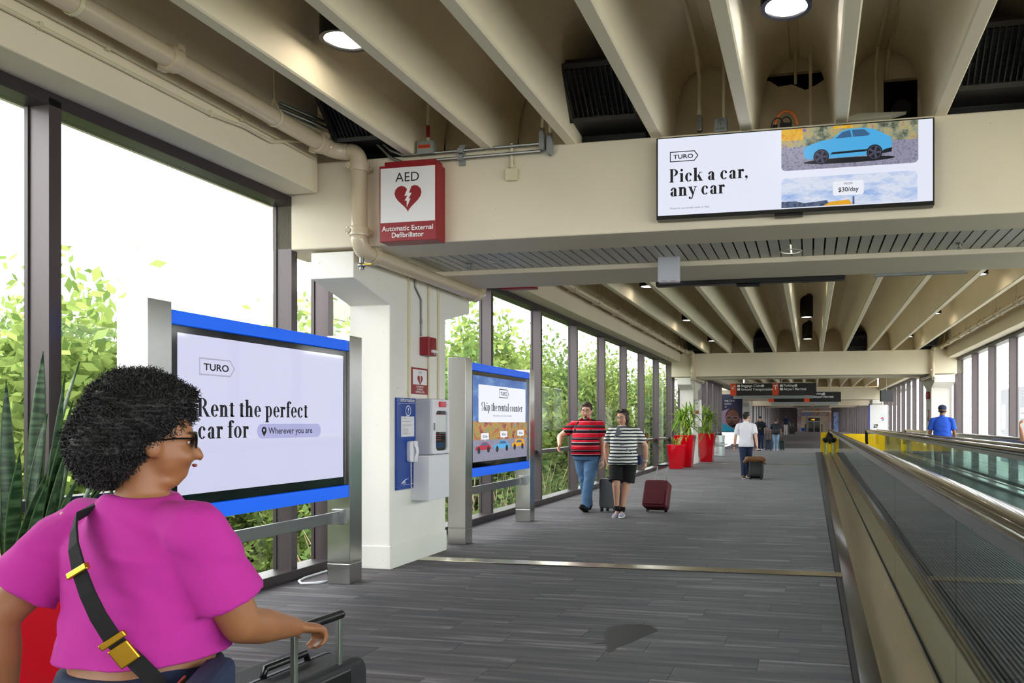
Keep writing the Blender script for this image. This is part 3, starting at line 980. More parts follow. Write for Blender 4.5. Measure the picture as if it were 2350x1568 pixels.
# conduits on the edge beam
def conduit(name, pts, label, r=.013, m='conduit', clips=(), group=None):
    t = thing(name, label, 'pipe', pts[0], group=group)
    MB().tube(pts, r, 8).build('tube', m, t, auto=True)
    for c in clips:
        c = Vector(c)
        MB().obox(c, (.03, .022, .05)).build('clip', m, t, bevel=.004)
    return t
conduit('conduit', [(-4.51, -.5, 3.87), (-4.51, 5.05, 3.87), (-4.50, 5.25, 3.885), (-4.50, 5.42, 3.905), (-4.50, 5.6, 3.90), (-4.50, 5.75, 3.90), (-4.49, 5.95, 3.98), (-4.47, 6.10, 4.03), (-4.40, 6.25, 4.04)],
        'thin cream conduit along edge beam, dipping before the drain pipe elbow', .015, clips=[(-4.51, y, 3.875) for y in (2.2, 3.75, 5.08)])
conduit('conduit', [(-4.51, -.5, 3.97), (-4.51, 4.6, 3.965), (-4.51, 6.35, 3.96)], 'upper thin cream conduit along edge beam behind drain pipe', .013, clips=[(-4.51, y, 3.965) for y in (3.0, 4.2, 5.4)])
conduit('conduit', [(-4.44, -.5, 4.16), (-4.44, 5.9, 4.16), (-4.38, 6.2, 4.16), (-4.30, 6.36, 4.15)], 'cream conduit running above the large drain pipe', .013)
# galvanised conduits across the face of the near crossbeam
for i, (zz, dz) in enumerate(((3.955, .05), (3.89, 0))):
    conduit('conduit', [(-4.50, 5.85, 4.22 + dz), (-4.38, 6.15, 4.20 + dz), (-4.22, 6.38, 4.17 + dz), (-4.02, 6.42, 4.14 + dz), (-3.92, 6.42, 4.08 + dz), (-3.78, 6.43, zz + .05), (-3.66, 6.43, zz), (-3.4, 6.43, zz), (-2.33, 6.43, zz + .01)],
            ('upper', 'lower')[i] + ' of two steel conduits across the beam above heart sign', .0155, 'steelpipe')
st = thing('strut_clamp', 'grey strut clamp holding the two steel conduits on the beam', 'bracket', (-3.09, 6.44, 3.82))
MB().box(-3.12, -3.06, 6.45, 6.469, 3.83, 4.02).build('strut', 'boxgrey', st, bevel=.003)
for zz in (3.955, 3.89): MB().box(-3.115, -3.065, 6.40, 6.45, zz - .022, zz + .022).build('clamp', 'boxgrey', st, bevel=.005)
for i, (xx, zz) in enumerate(((-2.315, 3.93), (-2.245, 3.88))):
    t = thing('outlet_fitting', ('left', 'right')[i] + ' grey conduit body at the end of steel conduits', 'junction box', (xx, 6.43, zz))
    MB().prism(rrect(.05, .17, .024, 3), (xx, 6.455, zz + .06), (1, 0, 0), (0, 0, 1), .06).build('body', 'boxgrey', t, bevel=.006)
    MB().cyl((xx, 6.43, zz + .145), (xx, 6.43, zz + .17), .018, n=10).build('hub', 'steelpipe', t, auto=True)
    MB().cyl((xx, 6.43, zz + .17), (xx, 6.43, ZS), .016, n=10).build('riser', 'conduit', t, auto=True)
t = thing('fire_alarm_box', 'grey junction box with red fire alarm label on beam top', 'junction box', (-3.43, 6.44, 3.94))
MB().box(-3.51, -3.35, 6.40, 6.468, 3.945, 4.065).build('box', 'boxgrey', t, bevel=.005)
pic(t, 'fire_label', [rc(0, 0, .12, .032)], 'firered', (-3.495, 6.40, 3.995), (1, 0, 0), (0, 0, 1), .002)
text('FIRE ALARM', .016, (-3.49, 6.399, 4.002), (1, 0, 0), (0, 0, 1), 'ink', t, sx=.9, off=.003)
MB().cyl((-3.415, 6.435, 4.065), (-3.415, 6.435, 4.42), .017, n=10).cyl((-3.415, 6.435, 4.42), (-3.415, 6.435, ZS), .015, n=10).cyl((-3.415, 6.435, 4.40), (-3.415, 6.435, 4.45), .022, n=10).build('riser', 'conduit', t, auto=True)
MB().cyl((-3.415, 6.435, 4.10), (-3.415, 6.435, 4.21), .0175, n=10).build('red_tape', 'signred', t, auto=True)
t = thing('sensor_box', 'small cream box hanging on the beam right of heart sign', 'junction box', (-2.61, 6.44, 3.67))
MB().prism(rrect(.115, .11, .02, 3), (-2.612, 6.468, 3.715), (1, 0, 0), (0, 0, 1), .045).build('box', 'conduit', t, bevel=.008)
MB().cyl((-2.612, 6.448, 3.77), (-2.612, 6.448, 3.99), .015, n=10).cyl((-2.612, 6.448, 3.775), (-2.612, 6.448, 3.80), .022, n=10).cyl((-2.612, 6.448, 3.97), (-2.612, 6.52, 3.995), .016, n=10).build('stem', 'conduit', t, auto=True)

# conduits and boxes above the wall screen
conduit('conduit', [(-1.0, 4.9, 4.76), (-.97, 5.5, 4.76), (-.95, 5.95, 4.74), (-.935, 6.3, 4.62), (-.93, 6.5, 4.45), (-.93, 6.5, 4.13)], 'cream conduit bending down from slab to a steel fitting above screen', .016)
t = thing('conduit_fitting', 'oval steel fitting hanging above the left end of wall screen', 'fitting', (-.93, 6.5, 3.98))
MB().prism(rrect(.05, .14, .024, 4), (-.93, 6.53, 4.06), (1, 0, 0), (0, 0, 1), .05).build('body', 'steelpipe', t, bevel=.006)
MB().cyl((-.93, 6.5, 4.13), (-.93, 6.5, 4.16), .02, n=10).build('nut', 'conduit', t, auto=True)
t = thing('labelled_box', 'grey outlet box with handwritten letters above wall screen', 'junction box', (-.745, 6.5, 3.967))
MB().box(-.80, -.69, 6.47, 6.54, 3.967, 4.085).build('box', 'boxgrey', t, bevel=.006)
for s_, zz in (('L2Y', 4.050), ('5', 4.018), ('cir #21', 3.982)):
    text(s_, .020, (-.745, 6.469, zz), (1, 0, 0), (0, 0, 1), 'ink', t, 'CENTER', off=.003)
MB().cyl((-.72, 6.5, 4.085), (-.72, 6.5, 4.70), .014, n=8).build('riser', 'conduit', t, auto=True)
conduit('conduit', [(-.13, 6.9, 4.78), (-.13, 6.9, 4.50)], 'short cream conduit entering the broken end board', .013)
conduit('conduit', [(.0, 6.3, 4.76), (.0, 6.6, 4.74), (.0, 6.7, 4.65), (.0, 6.7, 3.985)], 'cream conduit dropping to the beam beside the orange cable', .015)
conduit('conduit', [(.62, 4.9, 4.76), (.59, 6.2, 4.76), (.56, 6.75, 4.70), (.55, 6.85, 4.55), (.55, 6.85, 4.0)], 'cream conduit dropping left of the dark hole', .017)
conduit('conduit', [(.74, 4.9, 4.77), (.70, 6.0, 4.77), (.665, 6.9, 4.74), (.655, 6.98, 4.60), (.655, 7.0, 4.50)], 'cream conduit ending above the dark hole', .015)
t = thing('power_cables', 'orange and black cables looped on top of the wall screen', 'cable', (-.16, 6.5, 3.965))
MB().tube([(-.20 + .09 * math.cos(R(a)), 6.5, 3.985 + .12 * math.sin(R(a))) for a in range(0, 181, 15)], .009, 6).build('orange_loop', 'orange', t, smooth=True)
MB().tube([(-.27 + .05 * math.cos(R(a)), 6.49, 3.98 + .07 * math.sin(R(a))) for a in range(0, 200, 15)], .005, 6).build('black_loop', 'black', t, smooth=True)
MB().tube([(-.20 + .045 * math.cos(R(a)), 6.51, 4.0 + .06 * math.sin(R(a))) for a in range(0, 181, 15)], .005, 6).build('black_loop', 'black', t, smooth=True)
MB().obox((-.20, 6.5, 3.985), (.10, .05, .035)).build('plug', 'black', t, bevel=.006)
MB().obox((-.29, 6.5, 3.98), (.04, .04, .03)).build('plug', 'black', t, bevel=.005)
t = thing('loose_metal_plate', 'bent grey metal plate lying on the beam above wall screen', 'plate', (.45, 6.6, 3.97))
MB().add([(.16, 6.47, 3.972), (.40, 6.55, 4.06), (.76, 6.49, 4.02), (.62, 6.45, 3.972), (.16, 6.49, 3.967), (.40, 6.6, 4.055), (.76, 6.54, 4.015), (.62, 6.5, 3.967)],
         [(0, 1, 2, 3), (4, 7, 6, 5), (0, 4, 5, 1), (1, 5, 6, 2), (2, 6, 7, 3), (3, 7, 4, 0)]).build('plate', 'slat', t)
t = thing('exposed_motor', 'dusty dark motor housing inside the hole above the screen', 'machine', (.78, 7.1, 3.98))
MB().box(.66, .90, 7.08, 7.2, 3.98, 4.16).build('base', 'void', t); MB().cyl((.79, 7.08, 4.28), (.79, 7.2, 4.28), .08, n=18).build('drum', 'vent', t, auto=True)
pic(t, 'plate_label', [rc(0, 0, .09, .022)], 'boxgrey', (.75, 7.078, 4.15), (1, 0, 0), (0, 0, 1), .002)

# ================================================================ signs and screens on the near crossbeam
FX, FZ = (1, 0, 0), (0, 0, 1)
t = thing('heart_sign', 'red and white heart sign box projecting from the near beam', 'sign', (-3.55, 6.4, 3.14))
MB().box(-3.825, -3.262, 6.303, 6.468, 3.138, 3.825).build('box', 'signred', t, bevel=.006)
MB().box(-3.79, -3.29, 6.33, 6.468, 3.82, 3.868).build('back_plate', 'signred', t, bevel=.004)
pic(t, 'white_panel', [rc(-3.812, 3.308, -3.277, 3.80)], 'signwhite', (0, 6.303, 0), FX, FZ, .0015)
pic(t, 'heart', [heart(-3.54, 3.535, .265)], 'signred', (0, 6.302, 0), FX, FZ, .002)
pic(t, 'lightning_bolt', [bolt(-3.545, 3.53, .095)], 'signwhite', (0, 6.301, 0), FX, FZ, .003)
text('AED', .085, (-3.545, 6.302, 3.672), FX, FZ, 'ink', t, 'CENTER', off=.002, sx=1.05)
text('Automatic External', .046, (-3.545, 6.302, 3.232), FX, FZ, 'inkwhite', t, 'CENTER', off=.002, bold=.015)
text('Defibrillator', .046, (-3.545, 6.302, 3.172), FX, FZ, 'inkwhite', t, 'CENTER', off=.002, bold=.015)

SCR = dict(bg=screen_mat('display_white', '#e8ecfb', .95), bg2=screen_mat('display_lilac', '#d9daf5', .9, .04), pill=screen_mat('display_pill', '#b4b6e6', .85, .04))
SCR['photo'] = noise_screen_mat('display_hedge', ['#2b3126', '#5d6552', '#a3a88e', '#c9b36a', '#7a66b8'], 9.0, .8)
SCR['road'] = noise_screen_mat('display_road', ['#5f5d75', '#8b8aa4', '#a9a8bd', '#77758e'], 60.0, .8)
SCR['cloud'] = noise_screen_mat('display_sky', ['#8fb0ea', '#bdd0f3', '#e3e9f8', '#cfdcf5'], 4.0, .9, (1, 1, 3))
SCR['city'] = noise_screen_mat('display_skyline', ['#222936', '#3c4a63', '#6d7fa6', '#2e3545'], 30.0, .7)
SCR['car'] = screen_mat('display_car_blue', '#4db0e8', .9); SCR['cardark'] = screen_mat('display_car_dark', '#121826', .5)
SCR['glass'] = screen_mat('display_car_glass', '#3e6f9e', .7); SCR['rim'] = screen_mat('display_wheel_rim', '#5e5c78', .6)
SCR['yel'] = screen_mat('display_yellow', '#f2b01e', .85); SCR['redcar'] = screen_mat('display_red', '#c3203a', .8)
SCR['orange'] = noise_screen_mat('display_autumn', ['#c9541c', '#e7a51c', '#f0c531', '#6d5fc2'], 14.0, .85)
SCR['badge'] = screen_mat('display_badge', '#eef1fb', .95); SCR['sky2'] = noise_screen_mat('display_deep_sky', ['#2f62ae', '#4377c4', '#7da5de'], 3.0, .75, (1, 1, 2))
SCR['mural'] = noise_screen_mat('display_mural', ['#3b2a44', '#a3324f', '#d9a441', '#7aa05a', '#b9a7d8'], 9.0, .75)
t = thing('wall_screen', 'wide lit car advert screen mounted on the near crossbeam', 'screen', (-.16, 6.42, 3.23))
MB().box(-1.275, .955, 6.352, 6.452, 3.215, 3.905).build('housing', 'black', t, bevel=.004)
MB().box(-.5, .3, 6.45, 6.47, 3.35, 3.8).build('mount', 'black', t)
MB().box(-.29, -.06, 6.36, 6.44, 3.195, 3.216).build('sensor', 'black', t, bevel=.006)
pic(t, 'display', [rc(-1.262, 3.247, .942, 3.895)], SCR['bg'], (0, 6.352, 0), FX, FZ, .001)
tag_logo(t, (-1.158, 6.3505, 3.693), FX, FZ, .242, 'ink')
serif('Pick a car,', .112, (-1.163, 6.3505, 3.522), FX, FZ, 'ink', t)
serif('any car', .112, (-1.163, 6.3505, 3.405), FX, FZ, 'ink', t)
text('Prices do not include taxes or fees.', .017, (-1.158, 6.3505, 3.296), FX, FZ, 'inkgrey', t)
o_ = (0, 6.351, 0)
def card(x0, x1, z0, z1, r=.035, top=True):
    a = [(x0, z1), (x0, z0 + r)] + arc(x0 + r, z0 + r, r, r, 180, 270, 5) + arc(x1 - r, z0 + r, r, r, 270, 360, 5) + [(x1, z1)]
    return a
pic(t, 'photo_background', [rc(-.233, 3.72, .833, 3.895)], SCR['photo'], o_, FX, FZ, .0015)
for q_ in (rc(-.233, 3.80, -.06, 3.893), rc(.18, 3.87, .33, 3.893)): pic(t, 'photo_autumn', [q_], SCR['orange'], o_, FX, FZ, .002)
pic(t, 'photo_road', [card(-.233, .833, 3.556, 3.745)], SCR['road'], o_, FX, FZ, .002)
pic(t, 'car_shadow', [circ(.30, 3.612, .36, 24, .022)], SCR['cardark'], o_, FX, FZ, .0025)
body = [(-.05, 3.66), (-.055, 3.72), (-.03, 3.745), (.08, 3.78), (.17, 3.79), (.24, 3.845), (.30, 3.862), (.42, 3.862), (.50, 3.845), (.58, 3.80), (.625, 3.775), (.635, 3.72), (.62, 3.665), (.45, 3.64), (.13, 3.635), (-.03, 3.64)]
pic(t, 'car_body', [body], SCR['car'], o_, FX, FZ, .003)
pic(t, 'car_windows', [[(.195, 3.79), (.25, 3.838), (.31, 3.852), (.325, 3.795)], [(.335, 3.795), (.325, 3.852), (.42, 3.850), (.465, 3.81), (.45, 3.797)]], SCR['glass'], o_, FX, FZ, .0035)
pic(t, 'car_sill', [[(.155, 3.665), (.43, 3.672), (.46, 3.69), (.17, 3.682)], [(.53, 3.645), (.63, 3.655), (.635, 3.69), (.58, 3.68)]], SCR['cardark'], o_, FX, FZ, .0036)
for q_ in (circ(.085, 3.652, .062), circ(.50, 3.66, .062)): pic(t, 'car_wheel', [q_], SCR['cardark'], o_, FX, FZ, .004)
for cx, cz in ((.085, 3.652), (.50, 3.66)):
    sp = []
    for a in range(0, 360, 72):
        d_ = (math.cos(R(a)), math.sin(R(a)))
        sp.append([(cx - d_[1] * .006, cz + d_[0] * .006), (cx + d_[1] * .006, cz - d_[0] * .006), (cx + d_[0] * .05 + d_[1] * .01, cz + d_[1] * .05 - d_[0] * .01), (cx + d_[0] * .05 - d_[1] * .01, cz + d_[1] * .05 + d_[0] * .01)])
    sp += ringpolys(circ(cx, cz, .053), circ(cx, cz, .047))
    pic(t, 'wheel_spokes', sp, SCR['rim'], o_, FX, FZ, .0045)
pic(t, 'sky_photo', [[(p[0], 3.255 + 3.495 - p[1]) for p in card(-.233, .827, 3.255, 3.495)][::-1]], SCR['cloud'], o_, FX, FZ, .0015)
pic(t, 'skyline', [[(-.233, 3.255), (.25, 3.255), (.25, 3.28), (.14, 3.28), (.13, 3.30), (-.05, 3.285), (-.12, 3.305), (-.233, 3.305)], rc(.33, 3.255, .345, 3.32)], SCR['city'], o_, FX, FZ, .002)
pic(t, 'yellow_car_roof', [[(.10, 3.255), (.16, 3.285), (.30, 3.295), (.33, 3.255)]], SCR['yel'], o_, FX, FZ, .0025)
pic(t, 'price_badge', [[(p[0] + .297, p[1] + 3.388) for p in rrect(.24, .115, .02)]], SCR['badge'], o_, FX, FZ, .003)
text('FROM', .017, (.297, 6.3475, 3.415), FX, FZ, 'ink', t, 'CENTER', sx=1.1)
text('$30/day', .036, (.297, 6.3475, 3.360), FX, FZ, 'ink', t, 'CENTER', bold=.02)

t = thing('hanging_box', 'white plastic box hanging below the slat ceiling', 'box', (-1.425, 7.75, 2.94))
MB().prism(rrect(.225, .285, .02), (-1.425, 7.80, 3.083), FX, FZ, .085).build('body', 'greyplastic', t, bevel=.012, seg=3)
MB().cyl((-1.36, 7.77, 3.225), (-1.36, 7.77, 3.27), .016, n=10).build('stem', 'steelpipe', t, auto=True)
MB().obox((-1.53, 7.79, 3.21), (.06, .03, .02)).build('bracket', 'steelpipe', t, bevel=.003)
pic(t, 'red_marks', [rc(-1.50, 2.952, -1.44, 2.956), rc(-1.40, 2.952, -1.35, 2.956)], 'signred', (0, 7.714, 0), FX, FZ, .0015)
t = thing('rear_screen', 'black underside of a second screen behind the slat ceiling', 'screen', (-.7, 8.88, 3.1))
MB().box(-1.78, .38, 8.83, 8.94, 3.105, 3.78).build('housing', 'black', t, bevel=.006)
MB().box(-.84, -.56, 8.84, 8.93, 3.075, 3.106).build('sensor', 'black', t, bevel=.012)
tag(MB().box(-3.72, -3.27, 8.82, 8.93, 3.135, 3.78).build('rear_heart_sign', 'signred', bevel=.005), 'thin red underside of a sign behind the rear beam', 'sign')
tag(MB().box(.69, 1.67, 8.82, 8.87, 3.125, 3.6).build('rear_sign', 'boxgrey', bevel=.005), 'thin grey underside of a sign box behind rear beam', 'sign')
# ================================================================ on the near pillar (its inner face is x = -4.22)
PX = -4.22
RY, UZ = (0, 1, 0), (0, 0, 1)
GRP = 'conduits on the near white pillar'
conduit('conduit', [(PX + .014, 7.51, 3.1), (PX + .014, 7.51, 1.77)], 'left conduit on near pillar, down to blue phone panel', .014, clips=[(PX + .01, 7.505, 1.82), (PX + .01, 7.505, 3.0)])
conduit('conduit', [(PX + .013, 7.64, 3.1), (PX + .013, 7.645, 2.98), (PX + .014, 7.77, 2.86), (PX + .014, 7.775, 2.46)], 'bent conduit on near pillar ending at red alarm', .012, 'steelpipe', clips=[(PX + .01, 7.775, 2.62)])
conduit('conduit', [(PX + .014, 7.94, 3.1), (PX + .014, 7.94, 1.77)], 'third conduit on near pillar, down to white cabinet', .012)
conduit('conduit', [(PX + .014, 8.17, 3.1), (PX + .014, 8.17, 1.77)], 'right conduit on near pillar beside its far edge', .014)
t = thing('fire_alarm', 'red wall alarm with clear strobe high on white pillar', 'alarm', (PX + .05, 7.84, 2.24))
MB().box(PX + .002, PX + .115, 7.755, 7.935, 2.245, 2.45).build('housing', 'alarmred', t, bevel=.01, seg=3)
MB().lathe([(.055, 0), (.055, .004), (.045, .005), (.0, .004)], (PX + .114, 7.84, 2.385), 20, (1, 0, 0)).build('speaker_grille', 'signred', t, auto=True)
MB().box(PX + .112, PX + .15, 7.80, 7.91, 2.275, 2.31).build('strobe', 'clear', t, bevel=.008)
text('FIRE', .018, (PX + .116, 7.86, 2.255), RY, UZ, 'inkwhite', t)
t = thing('small_heart_sign', 'small red and white heart notice on white pillar', 'sign', (PX, 7.75, 1.82))
MB().box(PX + .002, PX + .010, 7.575, 7.925, 1.815, 2.105).build('plate', 'signred', t, bevel=.002)
pic(t, 'white_panel', [rc(7.595, 1.92, 7.905, 2.085)], 'signwhite', (PX + .010, 0, 0), RY, UZ)
pic(t, 'heart', [heart(7.75, 1.975, .12)], 'signred', (PX + .010, 0, 0), RY, UZ, .002)
pic(t, 'lightning_bolt', [bolt(7.75, 1.972, .036)], 'signwhite', (PX + .010, 0, 0), RY, UZ, .003)
text('AED', .028, (PX + .010, 7.75, 2.042), RY, UZ, 'inkgrey', t, 'CENTER', off=.002)
for i, s_ in enumerate(('AUTOMATIC', 'EXTERNAL', 'DEFIBRILLATOR')):
    text(s_, .020, (PX + .010, 7.75, 1.888 - i * .029), RY, UZ, 'inkwhite', t, 'CENTER', bold=.02)
t = thing('information_panel', 'tall blue information panel with white phone on pillar', 'panel', (PX, 7.46, .8))
MB().box(PX + .002, PX + .026, 7.245, 7.675, .80, 1.765).build('board', 'infoblue', t, bevel=.003)
fx = (PX + .026, 0, 0)
text('Information', .045, (PX + .026, 7.46, 1.722), RY, UZ, 'inkwhite', t, 'CENTER', bold=.01)
pic(t, 'rule', [rc(7.28, 1.705, 7.66, 1.708)], 'inkwhite', fx, RY, UZ)
pic(t, 'question_ring', ringpolys(circ(7.47, 1.63, .056, 24), circ(7.47, 1.63, .047, 24)) + [[(7.44, 1.578), (7.455, 1.572), (7.40, 1.555), (7.37, 1.553)]], 'inkwhite', fx, RY, UZ)
text('?', .06, (PX + .026, 7.47, 1.602), RY, UZ, 'inkwhite', t, 'CENTER', bold=.02)
pic(t, 'notice_paper', [rc(7.325, 1.355, 7.595, 1.57)], 'signwhite', fx, RY, UZ)
pic(t, 'notice_lines', [rc(7.35, z, 7.35 + w, z + .003) for z, w in ((1.545, .09), (1.515, .17), (1.48, .2), (1.47, .18), (1.455, .05), (1.435, .12), (1.425, .11), (1.415, .13), (1.40, .1), (1.39, .16), (1.38, .12))] + [rc(7.57, z, 7.58, z + .003) for z in (1.48, 1.44, 1.42, 1.40, 1.385)], 'inkgrey', fx, RY, UZ, .002)
pic(t, 'swoosh', [[(7.33, .86), (7.36, .885), (7.42, .905), (7.49, .912), (7.42, .898), (7.37, .878), (7.345, .858)]], 'inkwhite', fx, RY, UZ)
text('phl.', .022, (PX + .026, 7.37, .862), RY, UZ, 'inkwhite', t, bold=.03)
pic(t, 'fine_print', [rc(7.37, .846, 7.62, .849)], 'inkwhite', fx, RY, UZ)
MB().prism(rrect(.13, .225, .03), (PX + .026, 7.495, 1.195), RY, UZ, .05).build('phone_base', 'whiteplastic', t, bevel=.01, seg=3)
hs = MB()
hs.loft([[Vector((PX + .07 + dx + .018 * math.cos(R(a)) * k, 7.52 + .036 * math.sin(R(a)) * k, 1.195 + z)) for a in range(0, 360, 30)] for z, dx, k in
         ((-.115, .012, .75), (-.108, .016, 1), (-.06, .018, 1), (-.04, .03, .8), (0, .038, .72), (.04, .03, .8), (.06, .018, 1), (.108, .016, 1), (.115, .012, .75))])
hs.build('handset', 'whiteplastic', t, smooth=True)
pts = []
for i in range(0, 240):
    a = i / 239
    if a < .5: yy = 7.485 + .012 * a; zz = 1.08 - a * 2 * .29
    else: yy = 7.555 - .012 * (1 - a); zz = 1.08 - (1 - a) * 2 * .29
    if .42 < a < .58:
        q = (a - .42) / .16; yy = 7.52 - .033 * math.cos(math.pi * q); zz = .835 - .04 * math.sin(math.pi * q)
    pts.append((PX + .05 + .007 * math.cos(i * 1.5), yy + .007 * math.sin(i * 1.5), zz))
MB().tube(pts, .0035, 5).build('coiled_cord', 'whiteplastic', t, smooth=True)
t = thing('defibrillator_cabinet', 'white wall cabinet with rounded window and red light', 'cabinet', (PX + .1, 7.84, .665))
MB().box(PX + .002, PX + .20, 7.625, 8.035, 1.155, 1.765).build('case', 'greyplastic', t, bevel=.006)
dr = MB(); w_, h_ = .40, .59
o1 = [(p[0] + 7.83, p[1] + 1.46) for p in rrect(w_, h_, .012, 4)]; i1 = [(p[0] + 7.845, p[1] + 1.415) for p in rrect(.27, .44, .05, 4)]
fr, bk = PX + .222, PX + .20
n_ = len(o1)
vs = [(fr, a, b) for a, b in o1] + [(fr, a, b) for a, b in i1] + [(bk, a, b) for a, b in o1] + [(bk, a, b) for a, b in i1]
fs = []
for i in range(n_):
    j = (i + 1) % n_
    fs += [(i, j, n_ + j, n_ + i), (2 * n_ + i, 2 * n_ + j, j, i), (n_ + i, n_ + j, 3 * n_ + j, 3 * n_ + i)]
dr.add(vs, fs); dr.build('door', 'whiteplastic', t)
pic(t, 'window_back', [i1], 'slatdark', (PX + .2005, 0, 0), RY, UZ, .0005)
pic(t, 'door_notice', [rc(7.71, 1.44, 7.98, 1.60)], 'signred', (PX + .202, 0, 0), RY, UZ)
pic(t, 'door_notice_white', [rc(7.71, 1.40, 7.98, 1.59)], 'signwhite', (PX + .2025, 0, 0), RY, UZ)
for i, z in enumerate((1.36, 1.335, 1.31)): pic(t, 'red_print', [rc(7.73, z, 7.86, z + .01)], 'signred', (PX + .203, 0, 0), RY, UZ)
for i, z in enumerate((1.27, 1.25, 1.23)): pic(t, 'blue_print', [rc(7.73 + .02 * i, z, 7.93, z + .008)], 'infoblue', (PX + .203, 0, 0), RY, UZ)
MB().box(PX + .206, PX + .209, 7.71, 7.98, 1.195, 1.635).build('window_pane', 'pane', t)
MB().box(fr - .002, fr + .03, 7.77, 7.90, 1.675, 1.735).build('alarm_light', 'red', t, bevel=.008)
MB().cyl((fr + .015, 7.90, 1.70), (fr + .015, 7.935, 1.70), .012, .004, 10).build('light_tip', 'red', t)
MB().box(fr, fr + .012, 7.655, 7.675, 1.42, 1.50).build('latch', 'boxgrey', t, bevel=.003)
MB().box(PX + .002, PX + .215, 7.575, 8.04, .665, 1.15).build('lower_box', 'whiteplastic', t, bevel=.006)

# ================================================================ display stands
def display_stand(y, x, label, group='steel framed display stands along the left windows'):
    """local frame: y runs along the screen, x towards the corridor"""
    t = thing('display_stand', label, 'display stand', (x, y, 0), group=group)
    for y0 in (0.0, 2.215):
        MB().box(-.235, 0, y0, y0 + .195, .205, 2.31).build('post', 'steelv', t, local=True, bevel=.004)
        MB().box(-.232, -.003, y0 + .003, y0 + .192, .185, .206).build('reveal', 'steel', t, local=True)
        MB().box(-.235, 0, y0, y0 + .195, .002, .19).build('base_collar', 'steelv', t, local=True, bevel=.004)
    MB().box(-.19, -.012, .195, 2.215, 2.168, 2.262).build('top_panel', 'blue', t, local=True, bevel=.003)
    MB().box(-.19, -.012, .195, 2.215, .815, .925).build('bottom_panel', 'blue', t, local=True, bevel=.003)
    MB().box(-.185, -.03, .197, 2.213, .928, 2.165).build('monitor', 'blackgloss', t, local=True, bevel=.004)
    MB().box(-.125, -.095, .205, 2.205, .58, .68).build('crossbar', 'steelbar', t, local=True, bevel=.003)
    for y0, y1 in ((.195, .215), (2.19, 2.215)):
        MB().box(-.175, -.045, y0, y1, .56, .70).build('mount_plate', 'steelbar', t, local=True, bevel=.004)
    return t
def screen_frame(t, dx=-.03):
    # picture pieces are given in world y,z on the glass
    return Vector((t.location.x + dx, 0, 0))
s1 = display_stand(4.17, -4.175, 'near display stand with lilac car rental advert beside white pillar')
o_ = screen_frame(s1)
pic(s1, 'display', [rc(4.44, 1.005, 6.325, 2.115)], SCR['bg2'], o_, RY, UZ, .0012)
px = o_.x
tag_logo(s1, (px, 4.629, 1.838), RY, UZ, .345, 'ink')
serif('Rent the perfect', .132, (px, 4.615, 1.545), RY, UZ, 'ink', s1)
serif('car for', .132, (px, 4.615, 1.388), RY, UZ, 'ink', s1)
pic(s1, 'pill', [[(p[0] + 5.60, p[1] + 1.436) for p in rrect(.79, .115, .055, 6)]], SCR['pill'], o_, RY, UZ, .0014)
pic(s1, 'map_pin', [[(5.283 + a, 1.442 + b) for a, b in arc(0, 0, .028, .028, -20, 200, 12)] + [(5.283, 1.392)]], 'ink', o_, RY, UZ, .0018)
pic(s1, 'map_pin_hole', [circ(5.283, 1.444, .011)], SCR['pill'], o_, RY, UZ, .0022)
text('Wherever you are', .052, (px, 5.333, 1.414), RY, UZ, 'ink', s1, bold=.012, off=.002)
s2 = display_stand(8.76, -4.15, 'second display stand with parked cars advert beyond white pillar')
o_ = screen_frame(s2); px = o_.x
pic(s2, 'display', [rc(9.03, 1.0, 10.915, 2.11)], SCR['sky2'], o_, RY, UZ, .0012)
pic(s2, 'mural', [rc(9.03, 1.28, 10.915, 1.52)], SCR['mural'], o_, RY, UZ, .0014)
pic(s2, 'road', [rc(9.03, 1.0, 10.915, 1.28)], SCR['road'], o_, RY, UZ, .0016)
pic(s2, 'card', [[(p[0] + 10.03, p[1] + 1.755) for p in rrect(1.66, .49, .02)]], SCR['badge'], o_, RY, UZ, .002)
tag_logo(s2, (px + .001, 9.87, 1.845), RY, UZ, .34, 'ink')
serif('Skip the rental counter', .110, (px + .001, 9.285, 1.662), RY, UZ, 'ink', s2)
text('Rent just about any car, just about anywhere', .026, (px + .001, 9.99, 1.588), RY, UZ, 'inkgrey', s2, 'CENTER', off=.002)
for cy, zc, w_, mm in ((9.36, 1.18, .5, SCR['redcar']), (9.97, 1.185, .56, SCR['car']), (10.58, 1.19, .5, SCR['yel'])):
    if mm is SCR['yel']: bd = [(-.5, -.07), (-.5, .05), (-.28, .06), (-.26, .2), (.3, .2), (.46, .17), (.5, -.06)]
    else: bd = [(-.5, -.08), (-.48, .03), (-.25, .06), (-.08, .17), (.2, .17), (.42, .05), (.5, .0), (.48, -.08)]
    pic(s2, 'pictured_car', [[(cy + a * w_, zc + b * w_ * .8) for a, b in bd]], mm, o_, RY, UZ, .002)
    pic(s2, 'pictured_wheels', [circ(cy - .3 * w_, zc - .07 * w_, .045, 14), circ(cy + .3 * w_, zc - .06 * w_, .045, 14)], SCR['cardark'], o_, RY, UZ, .0025)
    pic(s2, 'pictured_glass', [[(cy - .2 * w_, zc + .055 * w_), (cy - .07 * w_, zc + .12 * w_), (cy + .18 * w_, zc + .12 * w_), (cy + .3 * w_, zc + .05 * w_)]], SCR['glass'], o_, RY, UZ, .0025)
